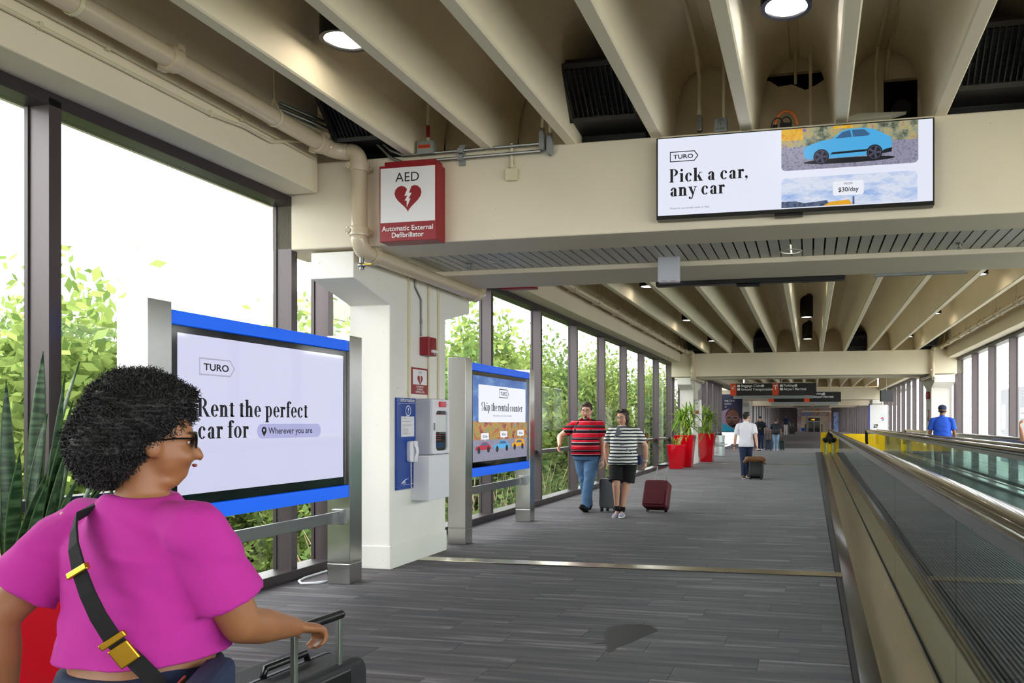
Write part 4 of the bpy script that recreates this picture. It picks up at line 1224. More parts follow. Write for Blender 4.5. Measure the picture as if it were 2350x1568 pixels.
for cy, zc, s_ in ((9.40, 1.325, '$35/day'), (10.03, 1.345, '$45/day'), (10.66, 1.355, '$50/day')):
    pic(s2, 'price_badge', [[(p[0] + cy, p[1] + zc) for p in rrect(.25, .085, .015)], [(cy - .02, zc - .04), (cy, zc - .065), (cy + .02, zc - .04)]], SCR['badge'], o_, RY, UZ, .003)
    text(s_, .034, (px, cy, zc - .017), RY, UZ, 'ink', s2, 'CENTER', off=.0045, bold=.02)
t = tag(MB().tube([(-4.40, 6.50, .012), (-4.50, 6.35, .012), (-4.62, 6.30, .012), (-4.72, 6.40, .012), (-4.76, 6.55, .012), (-4.76, 6.95, .012), (-4.77, 7.4, .02)], .012, 8).build('power_cable', 'whiteplastic', smooth=True), 'white cable looped on carpet behind near display stand post', 'cable')
# damp mark left on the carpet
M['damp'] = mat('damp_carpet', '#262529', 0.5)
# ================================================================ moving walkways, in a frame turned slightly like the photo shows
WR = -math.atan(12 / 1760.0)
YE = 38.5            # newel ends
def walkway(xa, xb, label, name='moving_walkway', y0=.4):
    """xa, xb: glass planes of the two balustrades"""
    t = thing(name, label, 'moving walkway', (0, 0, 0), WR, group='moving walkways')
    pal = MB(); pw = xb - xa - .44
    n_r = 36
    vs, fs = [], []
    for i in range(n_r):
        xl = -pw / 2 + pw * i / n_r; wdt = pw / n_r
        k = len(vs)
        for yy in (.004, .396):
            vs += [(xl, yy, -.006), (xl + wdt * .45, yy, -.006), (xl + wdt * .5, yy, .006), (xl + wdt * .95, yy, .006), (xl + wdt, yy, -.006)]
        fs += [(k + j, k + j + 1, k + 6 + j, k + 5 + j) for j in range(4)]
    pal.add(vs, fs)
    M.setdefault('pallet', mat('pallet_metal', '#4a4a4e', .32, .75))
    pm_ = pal.mesh('pallet', 'pallet')
    yy = y0 + 1.2
    while yy < YE - .6:
        o = bpy.data.objects.new('pallet', pm_); COL.objects.link(o); o.parent = t; o.location = ((xa + xb) / 2, yy, .0); yy += .4
    MB().box(xa + .18, xb - .18, y0, YE, -.20, -.03).build('truss', 'blackmatte', t, local=True)
    return t
def balustrade(t, x, inner, out_w=.31, zh=1.155, y0=.4):
    """x = glass plane, inner = +1 when the belt lies on the +x side"""
    s_ = inner
    zt = .07
    a0, a1 = x - s_ * out_w, x - s_ * .016
    # outer deck with a sloping skirt down to the carpet
    for nm, m_, q in (('outer_deck', 'deck', [(a0, zt - .012), (a1, zt - .004), (a1, zt + .008), (a0, zt)]),
                      ('skirt_panel', 'skirt', [(a0 - s_ * .105, 0.0), (a0, zt - .003), (a0 + s_ * .03, zt - .014), (a0 - s_ * .06, 0.0)])):
        MB().prism(q if s_ > 0 else q[::-1], (0, YE, 0), (1, 0, 0), (0, 0, 1), YE - y0).build(nm, m_, t, local=True)
    gs = MB()
    for d_ in (-.013, .013): gs.box(min(x + d_ - .004, x + d_ + .004), max(x + d_ - .004, x + d_ + .004), y0, YE - .2, zt - .01, zt + .022)
    gs.build('gasket', 'black', t, local=True)
    b0, b1 = sorted((x + s_ * .016, x + s_ * .20))
    MB().box(b0, b1, y0, YE - .1, zt - .01, zt + .004).build('inner_deck', 'steel', t, local=True)
    b0, b1 = sorted((x + s_ * .20, x + s_ * .212))
    MB().box(b0, b1, y0, YE - .1, -.02, zt + .004).build('inner_skirt', 'steelbar', t, local=True)
    gm = MB().box(-.006, .006, .004, 2.946, zt, zh - .085).mesh('glass_panel', 'balglass')
    ym = 3.95
    ys = [ym + 2.95 * i for i in range(-1, 12)]
    for ya in ys:
        yb = min(ya + 2.95, YE - .35)
        if yb - ya < .5: continue
        o = bpy.data.objects.new('glass_panel', gm); COL.objects.link(o); o.parent = t; o.location = (x, ya, 0); o.scale = (1, (yb - ya) / 2.95, 1)
    rl = [(-.022, -.11), (.022, -.11), (.022, -.05), (.05, -.035), (.05, -.012), (-.05, -.012), (-.05, -.035), (-.022, -.05)]
    MB().prism([(x + a, zh + b) for a, b in rl], (0, YE, 0), (1, 0, 0), (0, 0, 1), YE - y0).build('glass_rail', 'steelbar', t, local=True, bevel=.003)
    # rubber handrail with its turn-down at the newel
    hp = [(-.068, -.010), (-.075, .006), (-.068, .026), (-.045, .040), (0, .045), (.045, .040), (.068, .026), (.075, .006), (.068, -.010), (0, -.012)]
    path = [(y0, zh, 0)] + [(y0 + (YE - y0) * i / 12, zh, 0) for i in range(1, 13)] + [(YE + .32 * math.sin(R(a)), zh - .32 + .32 * math.cos(R(a)), a) for a in range(15, 181, 15)]
    rings = [[Vector((x + a, yy + b * math.sin(R(an)), zz + b * math.cos(R(an)))) for a, b in hp] for yy, zz, an in path]
    MB().loft(rings).build('handrail', 'rubber', t, local=True, auto=True)
    MB().prism([(YE - .36, zt), (YE + .05, zt), (YE + .24, .35), (YE + .27, .62), (YE + .2, .95), (YE, zh - .02), (YE - .36, zh - .02)], (x - .02, 0, 0), (0, 1, 0), (0, 0, 1), .04).build('newel_glass', 'balglass', t, local=True)
w1 = walkway(.665, 2.42, 'near moving walkway with glass sides and ribbed dark belt')
balustrade(w1, .665, 1); balustrade(w1, 2.42, -1, .14)
w2 = walkway(2.92, 4.25, 'far moving walkway by right windows carrying man in blue')
balustrade(w2, 2.92, 1, .14); balustrade(w2, 4.25, -1, .14)
MB().box(2.565, 2.775, .4, YE, .02, .072).build('centre_deck', 'deck', w2, local=True)
def wf(x, y, z): return Matrix.Rotation(WR, 3, 'Z') @ Vector((x, y, z))
# yellow barricade closing the near balustrade end and the board behind both belts
t = thing('yellow_barricade', 'yellow upright barricade with black belt at walkway end', 'barricade', wf(.50, YE + .45, 0), WR)
MB().prism(rrect(.55, 1.0, .05), (0, .03, .54), (1, 0, 0), (0, 0, 1), .06).build('board', 'yellow', t, local=True, bevel=.01)
for s_ in (-1, 1): MB().box(s_ * .2 - .06, s_ * .2 + .06, -.2, .2, .002, .05).build('foot', 'black', t, local=True, bevel=.01)
MB().cyl((-.02, -.10, .05), (-.02, -.10, .55), .045, n=14).build('post', 'steel', t, local=True, auto=True)
MB().lathe([(.05, .52), (.12, .58), (.16, .66), (.16, .74), (.12, .76), (0, .76)], (-.02, -.10, 0), 18).build('belt_head', 'black', t, local=True, auto=True)
MB().prism([(-.06, .70), (.06, .70), (.17, 1.02), (.07, 1.04)], (0, -.10, 0), (1, 0, 0), (0, 0, 1), .02).build('belt', 'black', t, local=True)
pic(t, 'pictogram', [circ(-.18, .98, .045), circ(-.04, .98, .035)], 'ink', (0, -.03, 0), (1, 0, 0), (0, 0, 1), .002)
pic(t, 'sticker', [rc(-.2, .40, -.15, .62), rc(.13, .40, .2, .62)], 'signwhite', (0, -.03, 0), (1, 0, 0), (0, 0, 1), .002)
t = thing('yellow_wall_board', 'long yellow barrier board across the walkway ends', 'barrier', wf(2.9, 41.2, 0), WR)
MB().box(-1.55, 0.05, -.04, .04, .05, .93).build('panel', 'yellow', t, local=True, bevel=.02)
MB().box(.07, 2.0, -.04, .04, .05, .90).build('panel', 'yellow', t, local=True, bevel=.02)
for x_ in (-1.3, 0.05, 1.7): MB().box(x_ - .05, x_ + .05, -.25, .25, .002, .06).build('foot', 'black', t, local=True, bevel=.008)

# ================================================================ overhead direction signs
def arrow(cx, cz, s_, ang):
    q = [[(-.06, -.5), (.06, -.5), (.06, .3), (-.06, .3)], [(0, .5), (.12, .5 - .14), (-.40 + .12, -.02 + .06), (-.42, .08)], [(0, .5), (-.12, .36), (.28, .04), (.42, .08)]]
    c, sn = math.cos(R(ang)), math.sin(R(ang))
    return [[(cx + (a * c - b * sn) * s_, cz + (a * sn + b * c) * s_) for a, b in p] for p in q]
def overhead(y, x0, x1, z0, z1, label, words_=True, strip=True):
    t = thing('direction_sign', label, 'sign', ((x0 + x1) / 2, y, z0), group='black direction signs hung over the corridor')
    w_ = x1 - x0; h_ = z1 - z0
    MB().box(x0, x1, y, y + .12, z0, z1).build('panel', 'black', t, bevel=.006)
    MB().box(x0 + .1, x1 - .1, y + .02, y + .1, z1, z1 + .03).build('top_rail', 'slat', t)
    for s_ in (.18, .86): MB().cyl((x0 + w_ * s_, y + .06, z1), (x0 + w_ * s_, y + .06, ZS if y < 60 else 3.9), .02, n=8).build('hanger', 'conduit', t)
    if strip: MB().box(x0 + .12, x1 - .12, y + .01, y + .08, z0 - .135, z0 - .01).build('terminal_strip', 'boxgrey', t, bevel=.004)
    o = (0, y, 0)
    pic(t, 'red_square', [rc(x0 + .005, z0, x0 + w_ * .072, z1), rc(x0 + w_ * .495, z0, x0 + w_ * .568, z1)], 'firered', o, FX, FZ, .002)
    zc = z0 + h_ * .68
    pic(t, 'arrow', arrow(x0 + w_ * .036, zc, .2, 135) + arrow(x0 + w_ * .532, zc + .02, .24, 0), 'inkwhite', o, FX, FZ, .004)
    pic(t, 'pictogram', [rc(x0 + w_ * f, zz, x0 + w_ * (f + .034), zz + .1) for f in (.083, .582) for zz in (z0 + h_ * .70, z0 + h_ * .42)], 'inkwhite', o, FX, FZ, .003)
    pic(t, 'gate_disc', [circ(x0 + w_ * .383, z0 + h_ * .80, .058), circ(x0 + w_ * .766, z0 + h_ * .80, .058)], 'inkwhite', o, FX, FZ, .003)
    if words_:
        for s_, f, g in (('Baggage Claim', .130, .72), ('Ground Transportation', .130, .42), ('Parking', .624, .72), ('Airport Marriott', .624, .42)):
            text(s_, .105, (x0 + w_ * f, y, z0 + h_ * g), FX, FZ, 'inkwhite', t, off=.004, bold=.02, sx=.93 if len(s_) > 15 else 1.0)
        text('C', .06, (x0 + w_ * .383, y, z0 + h_ * .80 - .03), FX, FZ, 'ink', t, 'CENTER', off=.005); text('C', .06, (x0 + w_ * .766, y, z0 + h_ * .80 - .03), FX, FZ, 'ink', t, 'CENTER', off=.005)
        if strip: text('T E R M I N A L   B', .07, ((x0 + x1) / 2, y + .01, z0 - .108), FX, FZ, 'inkgrey', t, 'CENTER', off=.003)
    return t
overhead(32, -3.28, .235, 2.64, 3.135, 'nearest direction sign, baggage claim and parking, red arrows')
overhead(37, -1.95, 1.40, 2.49, 2.965, 'second direction sign partly hidden behind the nearest one')
overhead(68, -1.56, 1.66, 2.93, 3.1, 'farthest direction sign, seen thin below the others', False)
t = thing('side_sign', 'small dark sign near right windows seen at an angle', 'sign', (4.0, 44, 2.9))
MB().obox((4.1, 44, 2.98), (.9, .1, .62), Matrix.Rotation(R(40), 3, 'Z')).build('panel', 'black', t, bevel=.006)
MB().obox((4.08, 43.94, 2.98), (.06, .02, .6), Matrix.Rotation(R(40), 3, 'Z')).build('red_square', 'firered', t)
MB().cyl((4.1, 44, 3.27), (4.1, 44, ZS), .02, n=8).build('hanger', 'conduit', t)

# ================================================================ planters, bin, cabinet
def planter(name, x, y, wt, wb, h, label, m='red'):
    t = thing(name, label, 'planter', (x, y, 0), group='red planters by the left windows')
    b = MB(); e = wt * .07
    def sq(w_, z): return [Vector((-w_ / 2, -w_ / 2, z)), Vector((w_ / 2, -w_ / 2, z)), Vector((w_ / 2, w_ / 2, z)), Vector((-w_ / 2, w_ / 2, z))]
    b.loft([sq(wb, .002), sq(wt, h), sq(wt - e, h), sq(wt - e * 1.6, h - .07)], True)
    b.build('pot', m, t, local=True, bevel=.012, seg=3)
    MB().loft([sq(wt - e * 1.4, h - .075), sq(wt - e * 1.4, h - .065)]).build('soil', 'soil', t, local=True)
    return t
M['snake'] = variegated_mat('snake_plant_leaf', '#1d3a22', '#4d6b4a', '#3d5a30')
M['snakeyellow'] = variegated_mat('yellow_edged_leaf', '#3e6b34', '#6a8f4e', '#e8d24a')
M['dracaena'] = leaf_mat('dracaena_leaf', '#5d8f2a', '#b7cf52', .25)
M['dracaenadark'] = leaf_mat('dracaena_leaf_deep', '#3f6e2b', '#8fb548', .25)
M['cane'] = mat('plant_cane', '#a58a5e', .8)
def blade(L, w, bend, tw=.3, n=9):
    """one stiff leaf growing along +z and leaning to +y; edge attribute for its margin"""
    b = MB(); rows = []
    for i in range(n + 1):
        f = i / n
        ww = w * (0.55 + .9 * f - 1.45 * f * f * f) if f < .98 else w * .02
        cy = bend * L * f * f; cz = L * (f - .22 * abs(bend) * f * f)
        a = tw * f
        row = []
        for u, lift in ((-1, .28), (-.75, .12), (0, 0), (.75, .12), (1, .28)):
            xx = u * ww / 2; yy = lift * ww * .5
            row.append(Vector((xx * math.cos(a) - yy * math.sin(a), cy + xx * math.sin(a) + yy * math.cos(a), cz)))
        rows.append(row)
    b.loft(rows, False, False)
    return b
def blade_obj(parent, L, w, bend, az, base, m, tilt=0.0, tw=.3):
    me = blade(L, w, bend, tw).mesh('leaf', m, smooth=True)
    at = me.attributes.new('edge', 'FLOAT', 'POINT')
    at.data.foreach_set('value', [(1.0, .55, 0, .55, 1.0)[i % 5] for i in range(len(me.vertices))])
    o = bpy.data.objects.new('leaf', me); COL.objects.link(o); o.parent = parent; o.location = base
    o.rotation_euler = (-tilt, 0, az)
    md = o.modifiers.new('thickness', 'SOLIDIFY'); md.thickness = .006 if w > .04 else .002
    return o
rp = random.Random(3)
# tall snake plant at the left picture edge, in a red pot
sp_ = planter('red_planter', -4.02, 3.25, .66, .5, .80, 'red planter at left picture edge behind woman in magenta')
pl = thing('snake_plant', 'tall dark snake plant at the left picture edge', 'plant', (-4.02, 3.25, .73))
for i, (L, w, bend, az, bx, by, tl) in enumerate(((.98, .085, .05, 20, -.02, .05, .04), (.80, .07, .10, -60, .08, .06, .06), (.70, .075, .12, -75, .10, -.02, .12), (.60, .075, .25, -80, .14, .02, .30), (.66, .065, .3, -70, .15, .08, .42), (.52, .07, .2, -85, .16, -.05, .20),
                                               (.92, .08, .08, 100, -.10, .02, .10), (.85, .09, .05, 200, -.05, -.08, .05), (.75, .075, .12, 150, -.12, -.1, .12), (.5, .07, .2, -100, .1, -.12, .25), (.62, .06, .18, -40, .05, .14, .15), (.45, .06, .2, -95, .17, .1, .34), (.55, .07, .1, 0, 0, .1, .08), (.7, .08, .1, -20, .03, -.02, .02), (.95, .08, .12, -50, .02, .02, .06), (.88, .075, .1, -90, .06, .05, .02), (.78, .07, .15, -95, .09, .0, .10), (.6, .07, .35, -80, .12, .03, .55), (.72, .075, .3, -72, .12, .0, .36), (.5, .06, .2, -110, .13, -.1, .3), (.84, .08, .06, 60, -.02, -.04, .03), (.58, .07, .2, -120, .08, -.12, .18))):
    blade_obj(pl, L * 1.2, w * 1.15, bend, R(az), (bx * 1.2, by * 1.2, 0), 'snake', tl, .5)
# group of three further down
def dracaena(x, y, z, label, seed, nh=4, s_=1.0):
    t = thing('dracaena', label, 'plant', (x, y, z), group='green dracaenas in red planters')
    r_ = random.Random(seed)
    meshes = []
    for bend in (1.25, .8, .35):
        for mm in ('dracaena', 'dracaenadark'):
            me = blade(.46 * s_, .075 * s_, bend, .2, 6).mesh('leaf', mm, smooth=True); meshes.append(me)
    for h in range(nh):
        a = h * 2.3 + seed; rad = .04 + .14 * (h % 3) / 2
        hx, hy = rad * math.cos(a) * s_ * 1.3, rad * math.sin(a) * s_ * 1.3; hz = (.75, .55, .3, .12, .62)[h % 5] * s_
        MB().tube([(hx * .3, hy * .3, 0), (hx * .6, hy * .6, hz * .5), (hx, hy, hz)], .016 * s_, 6).build('cane', 'cane', t, local=True, smooth=True)
        for i in range(19):
            f = i / 19
            o = bpy.data.objects.new('leaf', meshes[(0 if f < .4 else 2 if f < .75 else 4) + i % 2]); COL.objects.link(o); o.parent = t
            o.location = (hx, hy, hz + .10 * f * s_)
            o.rotation_euler = (-R(75 - 62 * f) + r_.uniform(-.12, .12), 0, i * 2.4 + r_.uniform(-.3, .3)); o.scale = (1, 1, r_.uniform(.8, 1.1))
    return t
planter('red_planter', -4.30, 24.85, .56, .42, .79, 'short red planter in front of the tall one by window')
p_ = thing('snake_plant', 'small yellow edged snake plant in short red planter', 'plant', (-4.30, 24.85, .72))
for i in range(12):
    blade_obj(p_, rp.uniform(.26, .42), .075, .25, R(i * 137), (.09 * math.cos(i * 2.4), .09 * math.sin(i * 2.4), 0), 'snakeyellow', rp.uniform(.05, .45), .3)
planter('red_planter', -4.17, 25.75, .66, .46, 1.09, 'tall red planter behind short one, left of far pillar')
dracaena(-4.17, 25.75, 1.02, 'bushy dracaena in tall planter left of the far pillar', 1, 7)
planter('red_planter', -3.93, 29.55, .62, .46, 1.09, 'tall red planter beyond far pillar beside trash can')
dracaena(-3.93, 29.55, 1.02, 'dracaena in tall planter beyond far pillar beside trash can', 4, 6)
t = thing('trash_can', 'round polished steel trash can with lettered band', 'trash can', (-4.05, 34.4, 0))
MB().lathe([(.27, .002), (.295, .02), (.295, .10), (.28, .11), (.28, .84), (.295, .85), (.295, .93), (.26, .945), (.2, .93), (.19, .6), (0, .6)], (0, 0, 0), 32).build('body', mat('polished_bin_steel', '#d6d6d6', .28, .55), t, local=True, auto=True)
MB().lathe([(.2815, .45), (.2825, .46), (.2825, .62), (.2815, .63)], (0, 0, 0), 32).build('band', 'boxgrey', t, local=True, auto=True)
text('TRASH', .10, (-4.03, 34.10, .49), (1, .0, 0), FZ, 'inkwhite', t, 'LEFT', bold=.02, off=.02)
t = thing('call_cabinet', 'grey wall cabinet on the far pillar above red planters', 'cabinet', (-4.0, 27.75, 1.3))
MB().box(-4.155, -3.95, 27.62, 27.95, 1.33, 2.35).build('case', 'boxgrey', t, bevel=.01)
MB().box(-4.11, -3.96, 27.612, 27.622, 1.36, 2.30).build('front', 'slat', t, bevel=.003)
pic(t, 'red_notice', [rc(-4.10, 1.83, -3.97, 1.95)], 'signred', (0, 27.612, 0), FX, FZ, .002)
pic(t, 'white_notice', [rc(-4.09, 1.58, -3.98, 1.72)], 'signwhite', (0, 27.612, 0), FX, FZ, .002)
pic(t, 'dark_notice', [rc(-4.09, 2.17, -4.0, 2.25)], 'boxgrey', (0, 27.612, 0), FX, FZ, .002)
MB().box(-3.95, -3.90, 27.62, 27.93, 1.36, 2.34).build('side_panel', 'signwhite', t, bevel=.004)
pic(t, 'blue_disc', [circ(27.75, 2.22, .07)], 'infoblue', (-3.90, 0, 0), RY, UZ, .002)
for i, yy in enumerate((27.68, 27.75, 27.82)):
    conduit('conduit', [(-4.14, yy, 3.1), (-4.14, yy, 2.6), (-4.14, yy, 2.36)], ('first', 'second', 'third')[i] + ' thin conduit above grey cabinet on far pillar', .014)
t = thing('fire_alarm', 'red alarm on the far right pillar above the blue man', 'alarm', (4.0, 27.9, 2.5))
MB().box(3.92, 4.035, 27.85, 28.05, 2.33, 2.58).build('housing', 'alarmred', t, bevel=.012)
MB().box(3.90, 3.925, 27.88, 28.02, 2.42, 2.48).build('strobe', 'clear', t, bevel=.005)
t = thing('small_heart_sign', 'tiny red notice on the far right pillar beside blue man', 'sign', (4.03, 28.2, 1.7))
MB().box(4.02, 4.038, 28.05, 28.4, 1.55, 1.95).build('plate', 'signred', t, bevel=.003)
pic(t, 'white_panel', [rc(-28.36, 1.72, -28.09, 1.92)], 'signwhite', (4.02, 0, 0), (0, -1, 0), UZ, .003)

# ================================================================ far end of the corridor
t = thing('portrait_poster', 'tall dark poster with a face in safety glasses, left', 'poster', (-5.15, 52, 0))
MB().box(-5.95, -4.5, 52, 52.2, .86, 3.46).build('frame', 'black', t, bevel=.02)
M['navy'] = mat('poster_navy', '#181a3c', .4); M['skinprint'] = mat('poster_brown', '#6a3f2d', .5, vary=.35, vscale=3); M['dkprint'] = mat('poster_dark_brown', '#2a1714', .5); M['teal'] = mat('poster_teal', '#2592b4', .5); M['mauve'] = mat('poster_mauve', '#8d7792', .5)
o = (0, 52, 0)
pic(t, 'print', [rc(-5.9, .92, -4.55, 3.42)], 'navy', o, FX, FZ, .003)
pic(t, 'backdrop', [[(-5.9, .92), (-4.55, .92), (-4.55, 1.7), (-5.0, 2.4), (-5.5, 2.45), (-5.9, 2.3)]], 'mauve', o, FX, FZ, .004)
pic(t, 'hair', [circ(-5.16, 1.93, .50, 28, .58)], 'dkprint', o, FX, FZ, .005)
pic(t, 'face', [circ(-5.17, 1.80, .46, 28, .58), [(-5.3, 1.3), (-4.75, 1.5), (-4.62, .95), (-5.1, .95)]], 'skinprint', o, FX, FZ, .006)
pic(t, 'beard', [circ(-5.25, 1.42, .22, 18, .13), circ(-5.2, 1.60, .16, 14, .03)], 'dkprint', o, FX, FZ, .007)
pic(t, 'glasses', ringpolys(circ(-5.42, 1.86, .20, 18, .13), circ(-5.42, 1.86, .175, 18, .105)) + ringpolys(circ(-4.98, 1.84, .20, 18, .13), circ(-4.98, 1.84, .175, 18, .105)), 'boxgrey', o, FX, FZ, .009)
pic(t, 'eyes', [circ(-5.42, 1.86, .14, 14, .06), circ(-4.98, 1.84, .14, 14, .06), [(-5.24, 1.80), (-5.17, 1.92), (-5.10, 1.80), (-5.17, 1.75)]], 'dkprint', o, FX, FZ, .008)
pic(t, 'scrubs', [[(-5.9, .92), (-5.9, 1.5), (-5.55, 1.36), (-5.1, 1.15), (-4.85, .92)]], 'teal', o, FX, FZ, .009)
for s_, zz in (('sing Care', 2.95), ('ensive', 2.75), ('cy', 2.55)): text(s_, .13, (-5.72, 52, zz), FX, FZ, 'slat', t, off=.006)
M['whiteglow'] = mat('lightbox_rail_glow', '#ffffff', .4, emit='#f6f7ff', estr=.9)
MB().box(-5.85, -4.52, 51.98, 52.18, .02, .86).build('plinth_light', 'whiteglow', t, bevel=.01)
t = thing('white_handrail', 'white rail low along left wall before the poster', 'rail', (-4.5, 38, 0))
MB().cyl((-4.45, 33.9, .28), (-4.45, 43.5, .28), .05, n=10).build('bar', 'whiteglow', t, auto=True)  # plain rail, no lamp: its brightness is put in as emission
for yy in (34.5, 43): MB().box(-4.5, -4.4, yy, yy + .1, .002, .25).build('post', 'steelbar', t)
t = thing('soft_drink_board', 'tall white board with round red and blue emblem', 'board', wf(3.55, 46, 0))
MB().box(-.5, .5, 0, .12, .05, 2.55).build('panel', 'signwhite', t, local=True, bevel=.01)
MB().box(-.56, -.5, -.01, .2, .0, 2.6).build('edge', 'infoblue', t, local=True, bevel=.005)
o_l = Vector(t.location)
def lp(x, z): return (o_l.x + x, z)
M['palegrey'] = mat('board_pale_ring', '#d3d8ec', .5); M['cola_red'] = mat('emblem_red', '#d1102c', .4); M['cola_blue'] = mat('emblem_blue', '#1b56a8', .4)
o = (0, o_l.y, 0)
def loc_poly(p): return [lp(a, b) for a, b in p]
pic(t, 'pale_rings', [q for c in ((.20, 1.73), (-.18, 1.32), (-.3, 2.45), (.25, 2.0), (.3, 1.32), (-.3, 1.85)) for q in ringpolys(loc_poly(circ(c[0], c[1], .21 if c[0] in (.2, -.18) else .10, 22)), loc_poly(circ(c[0], c[1], .195 if c[0] in (.2, -.18) else .09, 22)))], 'palegrey', o, FX, FZ, .002)
pic(t, 'emblem_white', [loc_poly(circ(.20, 1.73, .10, 24))], 'inkwhite', o, FX, FZ, .003)
pic(t, 'emblem_red', [loc_poly(arc(.20, 1.73, .095, .095, 10, 200, 14) + [(.16, 1.735), (.22, 1.76)])], 'cola_red', o, FX, FZ, .004)
pic(t, 'emblem_blue', [loc_poly(arc(.20, 1.73, .095, .095, 215, 345, 10) + [(.24, 1.72), (.17, 1.69)])], 'cola_blue', o, FX, FZ, .004)
pic(t, 'black_square', [loc_poly([(-.30, 1.21), (-.08, 1.23), (-.06, 1.44), (-.28, 1.42)])], 'ink', o, FX, FZ, .004)
text('LIFE', .055, (o_l.x - .265, o_l.y, 1.345), FX, FZ, 'inkwhite', t, off=.006, bold=.03); text('WTR', .055, (o_l.x - .25, o_l.y, 1.255), FX, FZ, 'inkwhite', t, off=.006, bold=.03)
# entrance with collage portal
M['collage'] = noise_screen_mat('collage_print', ['#3a2a3c', '#8e4c32', '#c9a06a', '#6f78b8', '#d8c8a8', '#a8362e'], 2.6, 1, (1, 1, 1), False, .5)
M['collageblue'] = noise_screen_mat('collage_blue', ['#28356e', '#5c7ac0', '#9fb6e0', '#3d4a86'], 3.0, 1, (1.5, 1, .5), False, .5)
t = thing('entrance_portal', 'colourful collage portal around the far glass doors', 'portal', (.5, 120, .1))
zf = .11
MB().box(-2.0, -1.35, 119.7, 120.3, zf, 3.6).build('side_left', 'collage', t, bevel=.02)
MB().box(2.75, 3.1, 119.7, 120.3, zf, 3.6).build('side_right', 'collage', t, bevel=.02)
MB().box(-1.35, 2.75, 119.75, 120.3, 2.55, 3.15).build('header', 'collage', t, bevel=.02)
MB().box(-1.35, 3.1, 119.6, 120.3, 3.15, 3.4).build('cornice', 'cream', t, bevel=.02)
MB().box(-1.2, .3, 119.7, 119.76, 2.75, 3.12).build('blue_scene', 'collageblue', t)
MB().box(-2.0, 3.1, 119.75, 120.3, 3.4, 3.75).build('top_print', 'collage', t)
t = thing('glass_doors', 'pair of far glass doors under small orange light', 'door', (.55, 122, .1))
for xx in (-.39, .55, 1.47): MB().box(xx - .05, xx + .05, 121.9, 122, .1, 2.3).build('frame_post', 'steelbar', t)
for zz in (1.72, 2.28): MB().box(-.4, 1.5, 121.9, 122, zz, zz + .07).build('frame_rail', 'steelbar', t)
for xx in (-.34, .60): MB().box(xx, xx + .82, 121.94, 121.96, .12, 1.72).build('door_leaf', 'balglass', t)
MB().box(-.34, 1.42, 121.97, 122.3, .1, 2.3).build('dark_room', 'bronzedark', t)
MB().obox((.4, 121.88, 2.02), (.5, .04, .16)).build('lamp', mat('orange_lamp', '#f0a020', .4, emit='#f0a020', estr=1.0), t)
MB().box(-2.0, 3.1, 122.4, 122.6, .1, 3.9).build('wall_face', 'cream', t)
t = thing('queue_board', 'small blue board left of the far doors', 'board', (-1.1, 119, .1)); MB().box(-1.35, -.85, 119, 119.06, .25, .75).build('panel', 'infoblue', t); MB().box(-1.3, -.9, 119, 119.06, .1, .25).build('base', 'boxgrey', t)
for i, xx in enumerate((-.75, 1.7)):
    t = thing('slim_plant', ('left', 'right')[i] + ' slim dark plant beside the far doors', 'plant', (xx, 119, .1)); b = MB()
    for j in range(9): b.ell((.04 * math.sin(j * 2.1), .04 * math.cos(j * 2.1), .1 + j * .13), (.09, .09, .08), n=8, k=5)
    b.build('foliage', 'soil', t, local=True, smooth=True)
t = thing('banner', 'blue banner hanging right of the far portal', 'banner', (3.7, 118, .5)); MB().box(3.4, 4.1, 118, 118.05, .125, 3.1).build('cloth', 'collageblue', t)
# ================================================================ people and what they carry
def ik(a, c, l1, l2, pole):
    a, c, pole = Vector(a), Vector(c), Vector(pole)
    d = c - a; L = min(d.length, (l1 + l2) * .999); d.normalize()
    c = a + d * L
    x = (l1 * l1 - l2 * l2 + L * L) / (2 * L); h = math.sqrt(max(l1 * l1 - x * x, 0))
    p = pole - d * pole.dot(d); p.normalize()
    return a + d * x + p * h, c

def solid(mb, name, m, parent, vox, smooth_n=4, label=None, disp=None):
    """melt overlapping closed shapes into one continuous skin"""
    o = mb.build('raw', m, None, local=True)
    md = o.modifiers.new('r', 'REMESH'); md.mode = 'VOXEL'; md.voxel_size = vox
    sm = o.modifiers.new('s', 'SMOOTH'); sm.factor = .5; sm.iterations = smooth_n
    me = bpy.data.meshes.new_from_object(o.evaluated_get(bpy.context.evaluated_depsgraph_get()))
    bpy.data.objects.remove(o)
    me.name = name
    me.polygons.foreach_set('use_smooth', [True] * len(me.polygons))
    if disp: disp(me)
    ob = bpy.data.objects.new(name, me); COL.objects.link(ob); ob.parent = parent
    if label: ob['label'] = label
    return ob

def folds(amp, scale, zlo=-9, zhi=9):
    from mathutils import noise
    def f(me):
        me.update()
        n = [v.normal.copy() for v in me.vertices]
        for v, nn in zip(me.vertices, n):
            p = v.co
            if zlo < p.z < zhi:
                q = Vector((p.x * scale * .6, p.y * scale * .6, p.z * scale * 1.5 + p.x * scale * .5))
                v.co = p + nn * amp * (noise.noise(q) + .5 * noise.noise(q * 2.1))
    return f

